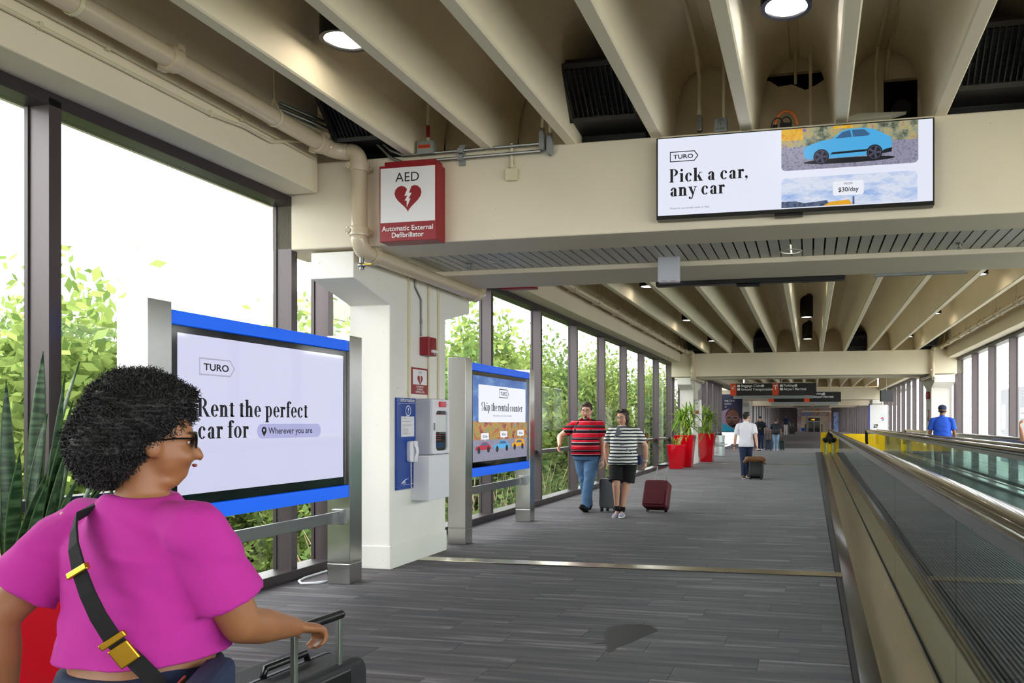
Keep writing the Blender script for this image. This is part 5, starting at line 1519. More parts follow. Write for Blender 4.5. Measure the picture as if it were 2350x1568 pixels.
def hand(mb, w, d, palm_n, side, s, curl=.9):
    """palm, four unequal curled fingers and a thumb from the side of the palm; w wrist, d pointing direction"""
    d = Vector(d).normalized(); n = Vector(palm_n); n = (n - d * n.dot(d)).normalized(); t = n.cross(d) * side
    pl = .095 * s
    mb.ell(w + d * pl * .55, (.042 * s, .018 * s, pl * .62), Matrix((t, n, d)).transposed(), 12, 8)
    for i, (f, L) in enumerate(((-.030, .072), (-.010, .082), (.011, .076), (.030, .060))):
        b = w + d * pl * .95 + t * f * s
        a1 = curl * .8; a2 = curl * 1.7; a3 = curl * 2.3
        p1 = b + (d * math.cos(a1) + n * math.sin(a1)) * L * .48 * s
        p2 = p1 + (d * math.cos(a2) + n * math.sin(a2)) * L * .32 * s
        p3 = p2 + (d * math.cos(a3) + n * math.sin(a3)) * L * .26 * s
        r = .0092 * s
        mb.cap(b - d * .02 * s, b, r * 1.1, r * 1.05, 8); mb.cap(b, p1, r * 1.05, r, 8); mb.cap(p1, p2, r, r * .92, 8); mb.cap(p2, p3, r * .92, r * .8, 8)
    b = w + d * pl * .30 - t * .036 * s
    p1 = b + (d * .72 - t * .62 + n * .30).normalized() * .040 * s
    p2 = p1 + (d * .72 - t * .05 + n * .70).normalized() * .034 * s
    mb.cap(b + t * .012 * s, p1, .0125 * s, .0105 * s, 8); mb.cap(p1, p2, .0105 * s, .009 * s, 8)

def person(label, loc, rz, H, skin, pose, wear, g=1.0, belly=0.0, sh=.108, vox=.010, fem=False, grow=None):
    t = thing('person', label, 'person', loc, rz, group=grow)
    P = dict(rfoot=(.055 * H, 0, .042 * H), lfoot=(-.055 * H, 0, .042 * H), yaw=0, pitch=0, lean=0, drop=0, rcurl=.9, lcurl=.6, rpalm=(-1, 0, 0), lpalm=(1, 0, 0), rpole=(.3, -1, -.1), lpole=(-.3, -1, -.1), rknee=(0, 1, 0), lknee=(0, 1, 0))
    P.update(pose)
    hz = .525 * H - P['drop']
    lean = P['lean']
    def tp(x, y, z):              # torso point with a forward lean above the hips
        k = max(z - hz, 0)
        return Vector((x, y + k * math.sin(lean), hz + k * math.cos(lean) if z > hz else z))
    thigh = shin = .243 * H; ua, fa = .172 * H, .148 * H
    hipx = .052 * H * (1 + .45 * (g - 1))
    J = {}
    for s_, n in ((1, 'r'), (-1, 'l')):
        hp = Vector((s_ * hipx, 0, hz)); k, a = ik(hp, P[n + 'foot'], thigh, shin, P[n + 'knee'])
        shd = tp(s_ * sh * H, -.005 * H, .788 * H); e, w = ik(shd, P[n + 'hand'], ua, fa, P[n + 'pole'])
        J[n] = dict(hip=hp, knee=k, ank=a, sh=shd, elb=e, wri=w, s=s_)
    # torso rings: height, half width, half depth, forward shift
    T = [(.455, .088 * g, .070 * g, 0), (.50, .100 * g, .078 * g, 0), (.545, .100 * g, .080 * g, .35 * belly), (.60, .093 * g if not fem else .090 * g, .074 * g, .8 * belly), (.655, .093 * g, .073 * g, .7 * belly),
         (.71, .098 * g ** .7, .073 * g ** .8, .35 * belly + (.012 if fem else 0)), (.76, .104 * g ** .6, .070 * g ** .7, .1 * belly + (.008 if fem else 0)), (.80, .086, .056, 0), (.822, .066, .048, 0), (.845, .037, .036, 0)]
    def torso(mb, z0, z1, k=1.0, add=0.0, n=28, flare=0.0):
        rings = []
        def ringat(z):
            zs = [q[0] for q in T]
            i = max(0, min(len(T) - 2, sum(1 for q in zs if q <= z) - 1))
            f = min(max((z - T[i][0]) / (T[i + 1][0] - T[i][0]), 0), 1)
            a, b = T[i], T[i + 1]
            return [a[j] + (b[j] - a[j]) * f for j in range(4)]
        steps = 12
        for i in range(steps + 1):
            z = z0 + (z1 - z0) * i / steps
            q = ringat(z); fl = flare * max(0, 1 - i / 4)
            rx, ry = q[1] * H * k + add + fl, (q[2] + abs(q[3]) * .35) * H * k + add + fl
            rings.append([tp(rx * math.copysign(abs(math.cos(a)) ** .85, math.cos(a)), q[3] * H + ry * math.copysign(abs(math.sin(a)) ** .9, math.sin(a)), z * H) for a in [2 * math.pi * j / n for j in range(n)]])
        mb.loft(rings)
    lr = dict(th=.049 * H * g ** .9, kn=.033 * H * g ** .5, ca=.033 * H * g ** .5, an=.020 * H, ua=.0285 * H * g ** .75 * P.get('arm', 1), el=.0225 * H * g ** .5 * P.get('arm', 1), wr=.0155 * H * g ** .3 * P.get('arm', 1) ** .4)
    # ---- one continuous body
    b = MB(); torso(b, .47, .84, .93)
    hh = .132 * H
    nb = tp(0, -.004 * H, .83 * H); hc0 = tp(0, .012 * H, .925 * H)
    hr = (Matrix.Rotation(P['yaw'], 3, 'Z') @ Matrix.Rotation(-P['pitch'], 3, 'X'))
    pv = tp(0, -.002 * H, .875 * H)
    hc = pv + hr @ (hc0 - pv)
    def hp_(x, y, z): return hc + hr @ (Vector((x, y, z)) * hh)
    b.cap(nb, hp_(0, -.06, -.22), .034 * H * g ** .4, .031 * H * g ** .4, 14)
    b.ell(hp_(0, -.05, .12), Vector((.37, .45, .40)) * hh, hr); b.ell(hp_(0, .10, -.12), Vector((.31 * g ** .3, .32, .38)) * hh, hr)
    b.ell(hp_(0, .20, -.36), Vector((.18 * g ** .4, .17, .13)) * hh, hr); b.cap(hp_(0, .40, .0), hp_(0, .475, -.16), .035 * hh, .062 * hh, 8)
    for s_ in (-1, 1):
        b.ell(hp_(s_ * .375, -.03, -.06), Vector((.045, .10, .15)) * hh, hr, 10, 7); b.ell(hp_(s_ * .17, .30, -.16), Vector((.13, .11, .12)) * hh, hr, 10, 7)
        b.cap(hp_(s_ * .06, .385, .085), hp_(s_ * .23, .33, .085), .045 * hh, .04 * hh, 8)
    if g > 1.12: b.ell(hp_(0, .08, -.46), Vector((.24, .22, .12)) * hh, hr)
    for n in 'rl':
        q = J[n]
        b.cap(q['hip'], q['knee'], lr['th'] * .92, lr['kn'], 14); b.cap(q['knee'], q['ank'], lr['kn'], lr['an'], 12)
        cm = q['knee'].lerp(q['ank'], .30); ax = (q['ank'] - q['knee']).normalized()
        bk = Vector((0, -1, 0)) - ax * Vector((0, -1, 0)).dot(ax)
        b.cap(cm + bk * .012 * H - ax * .03 * H, cm + bk * .010 * H + ax * .05 * H, lr['ca'] * .92, lr['ca'] * .75, 12)
        b.cap(q['sh'], q['elb'], lr['ua'] * 1.08, lr['el'], 14); b.cap(q['elb'], q['elb'].lerp(q['wri'], .35), lr['el'], lr['el'] * 1.02, 12); b.cap(q['elb'].lerp(q['wri'], .35), q['wri'], lr['el'] * 1.02, lr['wr'], 12)
        b.cap(tp(q['s'] * .04 * H, 0, .806 * H), q['sh'], .030 * H, lr['ua'] * 1.02, 12)
        hand(b, q['wri'], P.get(n + 'dir', q['wri'] - q['elb']), P[n + 'palm'], q['s'], H / 1.72, P[n + 'curl'])
        ft = P.get(n + 'toe', (0, 1, 0)); ft = Vector(ft).normalized()
        b.cap(q['ank'], q['ank'] + ft * .05 * H - Z3 * .018 * H, .017 * H, .013 * H)
    solid(b, 'body', skin, t, vox, 5)
    # ---- clothes
    def shirt(m, hem=.50, sleeve=.62, k=1.0, add=.010, nm='shirt', flare=.012, fold=.006):
        c = MB(); torso(c, hem, .842, k, add, flare=flare)
        for n in 'rl':
            q = J[n]; e = q['sh'].lerp(q['elb'], sleeve)
            c.cap(tp(q['s'] * .04 * H, 0, .806 * H), q['sh'], .032 * H, lr['ua'] * 1.04 + add, 14)
            ax = (e - q['sh']).normalized(); ux = ax.orthogonal().normalized()
            c.loft([c.ring(q['sh'] - ax * .0, ax, ux, lr['ua'] * 1.05 + add, 18), c.ring(q['sh'].lerp(e, .6), ax, ux, lr['ua'] * 1.08 + add, 18), c.ring(e, ax, ux, lr['ua'] * 1.16 + add, 18)])
        return solid(c, nm, m, t, vox, 4, disp=folds(fold, 9.0))
    def legs(m, to=1.0, nm='trousers', top=.60, add=.012, rk=None):
        c = MB(); torso(c, .47, top, 1.0, add * .5)
        for n in 'rl':
            q = J[n]; pts = [q['hip'] + Z3 * .01, q['hip'].lerp(q['knee'], .5), q['knee'], q['knee'].lerp(q['ank'], .5), q['ank'] - Z3 * .012]
            rr = [lr['th'] * 1.04 + add, lr['th'] * .95 + add, lr['kn'] * 1.12 + add, lr['kn'] * 1.02 + add, lr['kn'] * .92 + add]
            if to < 1: pts = [pts[0], pts[1], q['hip'].lerp(q['knee'], to)]; rr = [rr[0], rr[0] * 1.02, rr[0] * 1.02]
            c.tube(pts, rr, 18)
            c.ell(q['hip'] + Vector((0, -.01 * H, 0)), (lr['th'] * 1.1 + add,) * 3)
        return solid(c, nm, m, t, vox, 4, disp=folds(.008, 7.0, -1, .45 * H))
    def shoes(m, sole='inkwhite', nm='shoe'):
        for n in 'rl':
            q = J[n]; ft = Vector(P.get(n + 'toe', (0, 1, 0))).normalized(); up = (Z3 - ft * Z3.dot(ft)).normalized(); sd = ft.cross(up)
            a = q['ank'] - up * (.042 * H - .02)
            rot = Matrix((sd, ft, up)).transposed()
            c = MB(); c.ell(a - ft * .01 * H + up * .018 * H, (.026 * H, .040 * H, .028 * H), rot); c.ell(a + ft * .055 * H + up * .008 * H, (.028 * H, .062 * H, .022 * H), rot); c.cap(q['ank'] + up * .005, q['ank'] + up * .02, .024 * H, .022 * H)
            sh_ = solid(c, nm, m, t, .008, 3)
            s2 = MB(); ol = [(-.026, -.045), (.026, -.045), (.030, .04), (.024, .105), (0, .122), (-.024, .105), (-.030, .04)]
            s2.prism([(x * H, y * H) for x, y in ol], a - up * .019, sd, ft, .014)
            s2.build('sole', sole, sh_, local=True, bevel=.003)
    def hair(m, shapes, v=.008, nm='hair'):
        c = MB()
        for cc, rr in shapes: c.ell(hp_(*cc), Vector(rr) * hh, hr)
        return solid(c, nm, m, t, v, 3, disp=folds(.003, 40))
    def face(eye='ink', lip='lip', brow='brow'):
        for s_ in (-1, 1):
            e = MB().ell(hp_(s_ * .15, .315, .02), Vector((.062, .05, .042)) * hh, hr, 10, 6).build('eye', 'inkwhite', t, local=True, smooth=True)
            MB().ell(hp_(s_ * .15, .358, .02), Vector((.028, .018, .028)) * hh, hr, 8, 5).build('iris', eye, e, local=True, smooth=True)
            MB().cap(hp_(s_ * .07, .42, .125), hp_(s_ * .25, .35, .13), .02 * hh, .014 * hh, 8).build('eyebrow', brow, t, local=True, smooth=True)
        MB().ell(hp_(0, .425, -.275), Vector((.13, .03, .022)) * hh, hr, 12, 6).build('mouth', lip, t, local=True, smooth=True)
    def glasses(m, lens=None, y=.44, z=.02, w=.16):
        c = MB()
        for s_ in (-1, 1):
            pts = [hp_(s_ * (w + .115 * math.cos(R(a))), y - .02, z + .085 * math.sin(R(a))) for a in range(0, 361, 30)]
            c.tube(pts, .010 * hh, 5)
            c.tube([hp_(s_ * (w + .115), y - .02, z + .03), hp_(s_ * .38, .25, z + .03), hp_(s_ * .41, -.05, z)], .010 * hh, 5)
        c.tube([hp_(-.05, y, z + .02), hp_(.05, y, z + .02)], .010 * hh, 5)
        gl = c.build('glasses', m, t, local=True)
        if lens:
            for s_ in (-1, 1): MB().ell(hp_(s_ * w, y - .02, z), Vector((.11, .01, .08)) * hh, hr, 12, 5).build('lens', lens, gl, local=True, smooth=True)
    K = dict(t=t, shirt=shirt, legs=legs, shoes=shoes, hair=hair, face=face, glasses=glasses, J=J, hp=hp_, hh=hh, hr=hr, tp=tp, lr=lr, T=T, torso=torso, vox=vox, H=H)
    wear(K)
    return K

def skin_mat(name, col):
    m = mat(name, col, .5, vary=.08, vscale=8)
    b = m.node_tree.nodes['Principled BSDF']; b.inputs['Subsurface Weight'].default_value = .08; b.inputs['Subsurface Radius'].default_value = (.02, .008, .004)
    return m
M['fair'] = skin_mat('fair_skin', '#d9a48c'); M['tan'] = skin_mat('tan_skin', '#c08e6e'); M['brown'] = skin_mat('brown_skin', '#94623f'); M['deep'] = skin_mat('deep_skin', '#7a4f38')
M['lip'] = mat('lips', '#a85a50', .5); M['brow'] = mat('brow_hair', '#3a271b', .8); M['hairbrown'] = mat('brown_hair', '#3a251a', .55, bump=.6, bscale=90, stretch=(1, 1, .2)); M['hairblack'] = mat('black_hair', '#100e0e', .6, bump=.6, bscale=120)
M['jeans'] = mat('blue_denim', '#4f7096', .85, bump=.25, bscale=180, vary=.16, vscale=5); M['navycloth'] = mat('navy_cloth', '#1c2a4a', .85, vary=.1); M['blackcloth'] = mat('black_cloth', '#0d0d10', .9, vary=.1)
M['lightjeans'] = mat('light_denim', '#8ba6c6', .85, vary=.12); M['whitecloth'] = mat('white_cloth', '#e4e3ee', .85, vary=.03); M['bluecloth'] = mat('royal_blue_cloth', '#1e4fc0', .85, vary=.06); M['magenta'] = mat('magenta_cotton', '#b52792', .9, vary=.05, vscale=6, bump=.1, bscale=200)
M['navytee'] = mat('navy_tee', '#1b2947', .9); M['greycloth'] = mat('grey_cloth', '#6f727c', .85, vary=.1); M['palecloth'] = mat('pale_trousers', '#c9c2c2', .85); M['shoegrey'] = mat('grey_knit_shoe', '#a6a3b4', .8, bump=.3, bscale=300)
M['burgundy'] = mat('burgundy_cloth', '#5d0c1c', .7, bump=.2, bscale=220, vary=.1); M['casegrey'] = mat('graphite_shell', '#43454b', .45, bump=.1, bscale=200); M['casedark'] = mat('dark_case_cloth', '#1b1c20', .7, bump=.2, bscale=240); M['brownleather'] = mat('brown_leather', '#6f4a2c', .55, vary=.2, vscale=6, bump=.3, bscale=50); M['caseblue'] = mat('dark_blue_shell', '#27324a', .4); M['casegreen'] = mat('dark_green_shell', '#1d332e', .4)
M['redstripe'] = stripe_mat('red_black_stripes', [(.26, '#c8122b'), (.04, '#d98a94'), (.05, '#c8122b'), (.22, '#1d1622'), (.035, '#e8dfe2'), (.17, '#c8122b'), (.14, '#1d1622'), (.03, '#d0a0a8'), (.055, '#1d1622')], .205, z0=.03)
M['navystripe'] = stripe_mat('navy_white_stripes', [(.56, '#efeee6'), (.44, '#1f2a3a')], .052, wob=.02)

def suitcase(label, loc, rz, w, d, h, tilt, m, hl=.34, trim='black', spinner=True, shell=False, tagc=None, group=None, pocket=True):
    t = thing('suitcase', label, 'suitcase', loc, group=group)
    t.rotation_euler = (tilt, 0, rz)
    z0 = .065
    b = MB(); b.prism([(p[0], p[1] + z0 + h / 2) for p in rrect(w, h, .05, 4)], (0, d / 2, 0), X3, Z3, d)
    b.build('body', m, t, local=True, bevel=.022, seg=3)
    if shell:
        for i in range(6):
            x = -w / 2 + w * (i + .7) / 6.4
            MB().box(x - .008, x + .008, -d / 2 - .006, -d / 2 + .002, z0 + .06, z0 + h - .06).build('rib', m, t, local=True, bevel=.003)
    elif pocket:
        MB().prism([(p[0], p[1] + z0 + h * .32) for p in rrect(w * .86, h * .48, .03, 3)], (0, d / 2 + .03, 0), X3, Z3, .03).build('front_pocket', m, t, local=True, bevel=.012)
    z = MB(); o1 = [(p[0], p[1] + z0 + h / 2) for p in rrect(w + .004, h + .004, .05, 4)]
    z.prism(o1, (0, .006, 0), X3, Z3, .012); z.build('zip_band', trim, t, local=True)
    for sx in (-1, 1):
        for sy in ((-1, 1) if spinner else (-1,)):
            wx, wy = sx * (w / 2 - .045), sy * (d / 2 - .035)
            q = MB(); q.cyl((wx - .014, wy, .026), (wx + .014, wy, .026), .026, n=14); q.box(wx - .02, wx + .02, wy - .018, wy + .018, .035, z0 + .012)
            q.build('wheel', 'black', t, local=True, auto=True)
        MB().box(sx * w * .22 - .008, sx * w * .22 + .008, -d / 2 + .012, -d / 2 + .028, z0 + h - .02, z0 + h + hl).build('handle_rod', 'steelpipe', t, local=True, bevel=.003)
    MB().cap((-w * .24, -d / 2 + .02, z0 + h + hl), (w * .24, -d / 2 + .02, z0 + h + hl), .014).build('grip', trim, t, local=True, smooth=True)
    MB().tube([(-.09, 0, z0 + h - .005), (-.08, 0, z0 + h + .025), (.08, 0, z0 + h + .025), (.09, 0, z0 + h - .005)], .011, 8).build('top_handle', trim, t, local=True, smooth=True)
    MB().box(-w * .3, w * .3, -d / 2 - .004, -d / 2 + .03, z0 + h - .13, z0 + h - .02).build('handle_well', trim, t, local=True, bevel=.008)
    if tagc: MB().obox((.04, -d / 2 - .01, z0 + h - .01), (.09, .01, .04), Matrix.Rotation(.3, 3, 'Y')).build('luggage_tag', tagc, t, local=True, bevel=.003)
    return t

def backpack(label, loc, rz, w, h, d, m='blackcloth'):
    t = thing('backpack', label, 'backpack', loc, rz)
    b = MB(); b.ell((0, 0, h * .5), (w * .5, d * .5, h * .54)); b.ell((0, -.01, h * .28), (w * .5, d * .56, h * .33)); b.cap((-w * .25, 0, h * .78), (w * .25, 0, h * .78), d * .42)
    solid(b, 'body', m, t, .012, 4)
    MB().prism([(p[0], p[1] + h * .30) for p in rrect(w * .66, h * .40, .05)], (0, -d * .46, 0), X3, Z3, .05).build('front_pocket', m, t, local=True, bevel=.015)
    MB().tube([(-.06, d * .3, h * .98), (-.05, d * .3, h * 1.06), (.05, d * .3, h * 1.06), (.06, d * .3, h * .98)], .012, 6).build('top_loop', m, t, local=True)
    for s_ in (-1, 1):
        MB().tube([(s_ * w * .3, d * .35, h * .95), (s_ * w * .34, d * .5 + .05, h * 1.10), (s_ * w * .38, d * .5 + .20, h * 1.05), (s_ * w * .44, d * .5 + .30, h * .75), (s_ * w * .5, d * .5 + .2, h * .35), (s_ * w * .48, d * .35, h * .15)], .022, 6).build('strap', m, t, local=True, smooth=True)
    MB().box(-w * .12, w * .12, -d * .46 - .056, -d * .46 - .045, h * .38, h * .44).build('badge', 'boxgrey', t, local=True)
    return t

# ---------------- woman in the foreground, seen from behind, striding along the corridor
def wear0(K):
    J, hp, hh, hr, t, tp, H = K['J'], K['hp'], K['hh'], K['hr'], K['t'], K['tp'], K['H']
    K['shirt']('magenta', .588, .72, 1.0, .013, 'tee_shirt', .012, .012)
    K['legs']('navycloth', 1.0, 'trousers', .575)
    K['shoes']('blackcloth')
    c = MB()
    for cc, rr in (((0, -.20, .34), (.80, .70, .68)), ((.0, -.47, -.03), (.78, .52, .64)), ((-.03, -.08, .46), (.64, .66, .50)), ((0, -.36, .16), (.80, .56, .70))):
        c.ell(hp(*cc), Vector(rr) * hh * .76, hr)
    base = solid(c, 'hair', 'hairblack', t, .010, 3, disp=folds(.012, 26))
    # loose curls standing off the crown
    cl = MB(); r_ = random.Random(5)
    vs = base.data.vertices
    ids = [r_.randrange(len(vs)) for _ in range(9000)]
    for i in ids:
        v = vs[i]; n = v.normal
        if (hr.transposed() @ (v.co - hp(0, 0, 0))).y > .42 * hh: continue
        L = r_.uniform(.006, .020); a = n.orthogonal().normalized(); b_ = n.cross(a); ph = r_.uniform(0, 6.28); rad = r_.uniform(.0025, .005)
        pts = [v.co + n * (L * k / 4 - .004) + a * rad * math.cos(ph + k * 1.5) + b_ * rad * math.sin(ph + k * 1.5) for k in range(5)]
        cl.tube(pts, [.0013, .0013, .0012, .001, .0006], 3, False)
    o = cl.build('curls', 'hairblack', t, local=True); o['kind'] = 'stuff'
    K['face']()
    K['glasses']('black', 'blackgloss', .44, .03, .17)
    MB().cap(hp(-.42, -.66, .22), hp(-.08, -.80, .20), .009, .010, 8).build('hair_clip', 'brownleather', t, local=True, smooth=True)
    # cross-body strap over the back with its brass fittings
def ribbon(pts, nrm, w, th):
    b = MB(); rings = []
    P = [Vector(p) for p in pts]
    for i, p in enumerate(P):
        a = (P[min(i + 1, len(P) - 1)] - P[max(i - 1, 0)]).normalized(); n = Vector(nrm[i]) if isinstance(nrm, list) else Vector(nrm)
        n = (n - a * n.dot(a)).normalized(); s_ = a.cross(n)
        rings.append([p - s_ * w / 2, p + s_ * w / 2, p + s_ * w / 2 + n * th, p - s_ * w / 2 + n * th])
    return b.loft(rings)
W0 = Vector((-1.635, 1.60, 0))
K0 = person('person in magenta tee walking away at lower left, dark curly hair', W0, R(-4), 1.57, 'brown',
            dict(arm=1.22, rhand=(.19, .325, .925), rpole=(.35, -1, -.5), lhand=(-.30, -.10, .80), lpole=(-.5, -1, 0), rfoot=(.08, .0, .066), lfoot=(-.08, -.26, .10), ltoe=(0, 1, -.4), yaw=R(-40), pitch=R(2), rcurl=1.15, rpalm=(0, 0, -1), rdir=(.15, .9, -.25), lcurl=.7, lean=R(2)),
            wear0, g=1.19, belly=.02, sh=.112, vox=.0075, fem=True)
t0 = K0['t']
bag = thing('shoulder_bag', 'navy cross body bag with brass zips on the magenta tee', 'bag', t0.location, t0.rotation_euler[2])
def back_pt(x, z, k=1.0, off=.02):
    T = K0['T']; H = K0['H']; f = z / H
    i = max(0, min(len(T) - 2, sum(1 for q in T if q[0] <= f) - 1)); u = min(max((f - T[i][0]) / (T[i + 1][0] - T[i][0]), 0), 1)
    rx = (T[i][1] + (T[i + 1][1] - T[i][1]) * u) * H + .013; ry = (T[i][2] + (T[i + 1][2] - T[i][2]) * u) * H + .013
    c = max(1 - (abs(x) / rx) ** 2, 0.02) ** .5
    return Vector((x, -ry * c - off, z)), Vector((x / rx, -c, .05)).normalized()
sp, sn = [], []
for x, z in ((-.055, 1.275), (-.04, 1.25), (-.01, 1.215), (.025, 1.165), (.05, 1.115), (.075, 1.065), (.105, 1.01), (.14, .955), (.165, .91), (.178, .88)):
    p, n = back_pt(x, z); sp.append(p); sn.append(n)
sp.insert(0, Vector((-.068, -.0, 1.315))); sn.insert(0, Vector((0, -.2, 1)))
sp.insert(0, Vector((-.07, .09, 1.25))); sn.insert(0, Vector((0, 1, .6)))
ribbon(sp, sn, .036, .005).build('strap', 'blackcloth', bag, local=True, bevel=.001)
for i in (5, 8):
    p, n = sp[i], sn[i]; a = (sp[i + 1] - sp[i - 1]).normalized(); s_ = a.cross(n)
    MB().obox(p + n * .006, (.058, .016, .012), Matrix((s_, a, n)).transposed()).build('buckle', 'brass', bag, local=True, bevel=.003)
    if i == 8: MB().obox(p + n * .006 + a * .04, (.045, .05, .010), Matrix((s_, a, n)).transposed()).build('buckle', 'brass', bag, local=True, bevel=.003)
bm_ = MB(); rotb = Matrix.Rotation(R(-58), 3, 'Z')
bm_.obox((.265, -.045, .845), (.25, .075, .16), rotb)
bm_.build('pouch', 'navycloth', bag, local=True, bevel=.025, seg=3)
MB().obox(Vector((.265, -.045, .885)) + rotb @ Vector((0, -.039, 0)), (.16, .006, .008), rotb).build('zip', 'brass', bag, local=True)
MB().obox(Vector((.265, -.045, .90)) + rotb @ Vector((.05, -.041, .012)), (.07, .006, .02), rotb).build('zip_pull', 'brass', bag, local=True, bevel=.002)
suitcase('black soft suitcase pushed by person in magenta, bottom edge', (-1.555, 2.05, 0), R(84), .42, .27, .69, 0, 'casedark', .15)

# ---------------- couple walking towards the camera
def wear1(K):
    hp = K['hp']
    K['shirt']('redstripe', .505, .66, 1.0, .016, 'polo_shirt', .010, .008)
    K['legs']('jeans', 1.0, 'jeans', .57, .016)
    K['shoes']('blackcloth', 'ink')
    K['hair']('hairbrown', [((0, -.10, .20), (.40, .46, .38)), ((0, .12, .42), (.30, .24, .12)), ((.33, -.02, .15), (.08, .2, .2)), ((-.33, -.02, .15), (.08, .2, .2))])
    K['face'](); K['glasses']('black')
    MB().ell(hp(0, .36, -.40), Vector((.10, .05, .07)) * K['hh'], K['hr'], 10, 6).build('goatee', 'brow', K['t'], local=True, smooth=True)
    c = MB(); H = K['H']
    for s_ in (-1, 1): c.obox(K['tp'](s_ * .038 * H, .045 * H, .836 * H), (.075, .02, .06), Matrix.Rotation(s_ * .5, 3, 'Y') @ Matrix.Rotation(-.7, 3, 'X'))
    c.build('collar', 'alarmred', K['t'], local=True, bevel=.006)
K1 = person('person in red and black striped polo and jeans, walking here', (-3.72, 12.55, 0), R(176), 1.86, 'fair',
            dict(rhand=(.38, .30, 1.13), rpole=(1, -.5, -.1), rdir=(.0, .5, -.75), lhand=(-.30, .05, .88), lpole=(-.5, -1, 0), rfoot=(.06, -.22, .10), rtoe=(0, 1, -.55), lfoot=(-.03, .16, .085), ltoe=(0, 1, .45), rcurl=.7, pitch=R(12), yaw=R(8)),
            wear1, g=1.30, belly=.045, sh=.122, vox=.009)
bp = backpack('dark backpack whose straps cross the striped red polo', (-3.72, 12.78, 1.0), R(176), .32, .48, .2)
def wear2(K):
    hp, hh, hr, t = K['hp'], K['hh'], K['hr'], K['t']
    K['shirt']('navystripe', .485, .66, 1.0, .016, 'striped_top', .03, .008)
    K['legs']('blackcloth', .86, 'shorts', .56, .02)
    K['shoes']('shoegrey')
    K['hair']('hairbrown', [((0, -.12, .20), (.42, .46, .38)), ((0, -.02, .42), (.36, .36, .12)), ((-.34, -.05, -.05), (.13, .22, .36)), ((.34, -.08, 0), (.10, .2, .32)), ((0, -.36, -.2), (.34, .2, .42)), ((-.34, .02, -.62), (.15, .16, .30)), ((-.36, .12, -.92), (.15, .13, .26)), ((-.30, .22, -1.15), (.12, .1, .16))])
    K['face'](); K['glasses']('boxgrey')
    c = MB()
    for s_ in (-1, 1): c.ell(hp(s_ * .17, .22, .50), Vector((.14, .06, .09)) * hh, hr, 12, 6)
    c.tube([hp(-.3, .2, .5), hp(-.4, -.1, .3), hp(-.4, -.2, .15)], .008, 5); c.tube([hp(.3, .2, .5), hp(.4, -.1, .3), hp(.4, -.2, .15)], .008, 5)
    c.build('sunglasses', 'blackgloss', t, local=True, smooth=True)
    J = K['J']; w = J['l']['wri'].lerp(J['l']['elb'], .1); ax = (J['l']['elb'] - J['l']['wri']).normalized()
    MB().lathe([(.034, -.012), (.038, -.012), (.038, .012), (.034, .012)], w, 16, ax).build('wrist_band', 'whiteplastic', t, local=True, auto=True)
    for n in 'rl':
        a = J[n]['ank']; MB().cap(a, a + (J[n]['knee'] - a).normalized() * .07, .042, .044).build('sock', 'blackcloth', t, local=True, smooth=True)
K2 = person('person in navy and white striped top and black shorts', (-2.93, 11.95, 0), R(184), 1.73, 'fair',
            dict(rhand=(.29, -.12, .86), rpole=(.7, -.6, 0), lhand=(-.33, -.16, .87), lpole=(-.8, -.4, 0), rfoot=(.10, .06, .10), rtoe=(.25, 1, -.5), lfoot=(.02, .06, .072), ltoe=(-.05, 1, 0), rcurl=1.0, lcurl=1.0, yaw=R(-20), pitch=R(14)),
            wear2, g=1.24, belly=.03, sh=.116, vox=.0085, fem=True)
b2 = thing('sling_bag', 'grey sling strap and small bag across the striped top', 'bag', (-2.93, 11.95, 0), R(184))
ribbon([(.085, -.02, 1.455), (.075, .10, 1.42), (.065, .155, 1.34), (.045, .185, 1.26), (0, .215, 1.16), (-.08, .215, 1.07), (-.16, .17, 1.0), (-.215, .06, .95)], [(0, .2, 1), (0, 1, .8), (0, 1, .3), (0, 1, .1), (0, 1, 0), (-.2, 1, 0), (-.6, 1, 0), (-1, .3, 0)], .05, .006).build('strap', 'greycloth', b2, local=True)
MB().obox((.07, .165, 1.32), (.085, .03, .17), Matrix.Rotation(R(-18), 3, 'Y')).build('pad', 'greycloth', b2, local=True, bevel=.01)
MB().obox((-.25, .0, .91), (.07, .18, .15)).build('pouch', 'navycloth', b2, local=True, bevel=.02)
suitcase('graphite upright suitcase between the striped couple', (-3.30, 12.55, 0), R(158), .36, .23, .50, R(2), 'casegrey', .20, shell=False, pocket=False)
suitcase('burgundy wheeled suitcase trailing behind person in striped top', (-2.56, 12.62, 0), R(172), .42, .24, .47, R(22), 'burgundy', .33, spinner=False, tagc='caseblue')

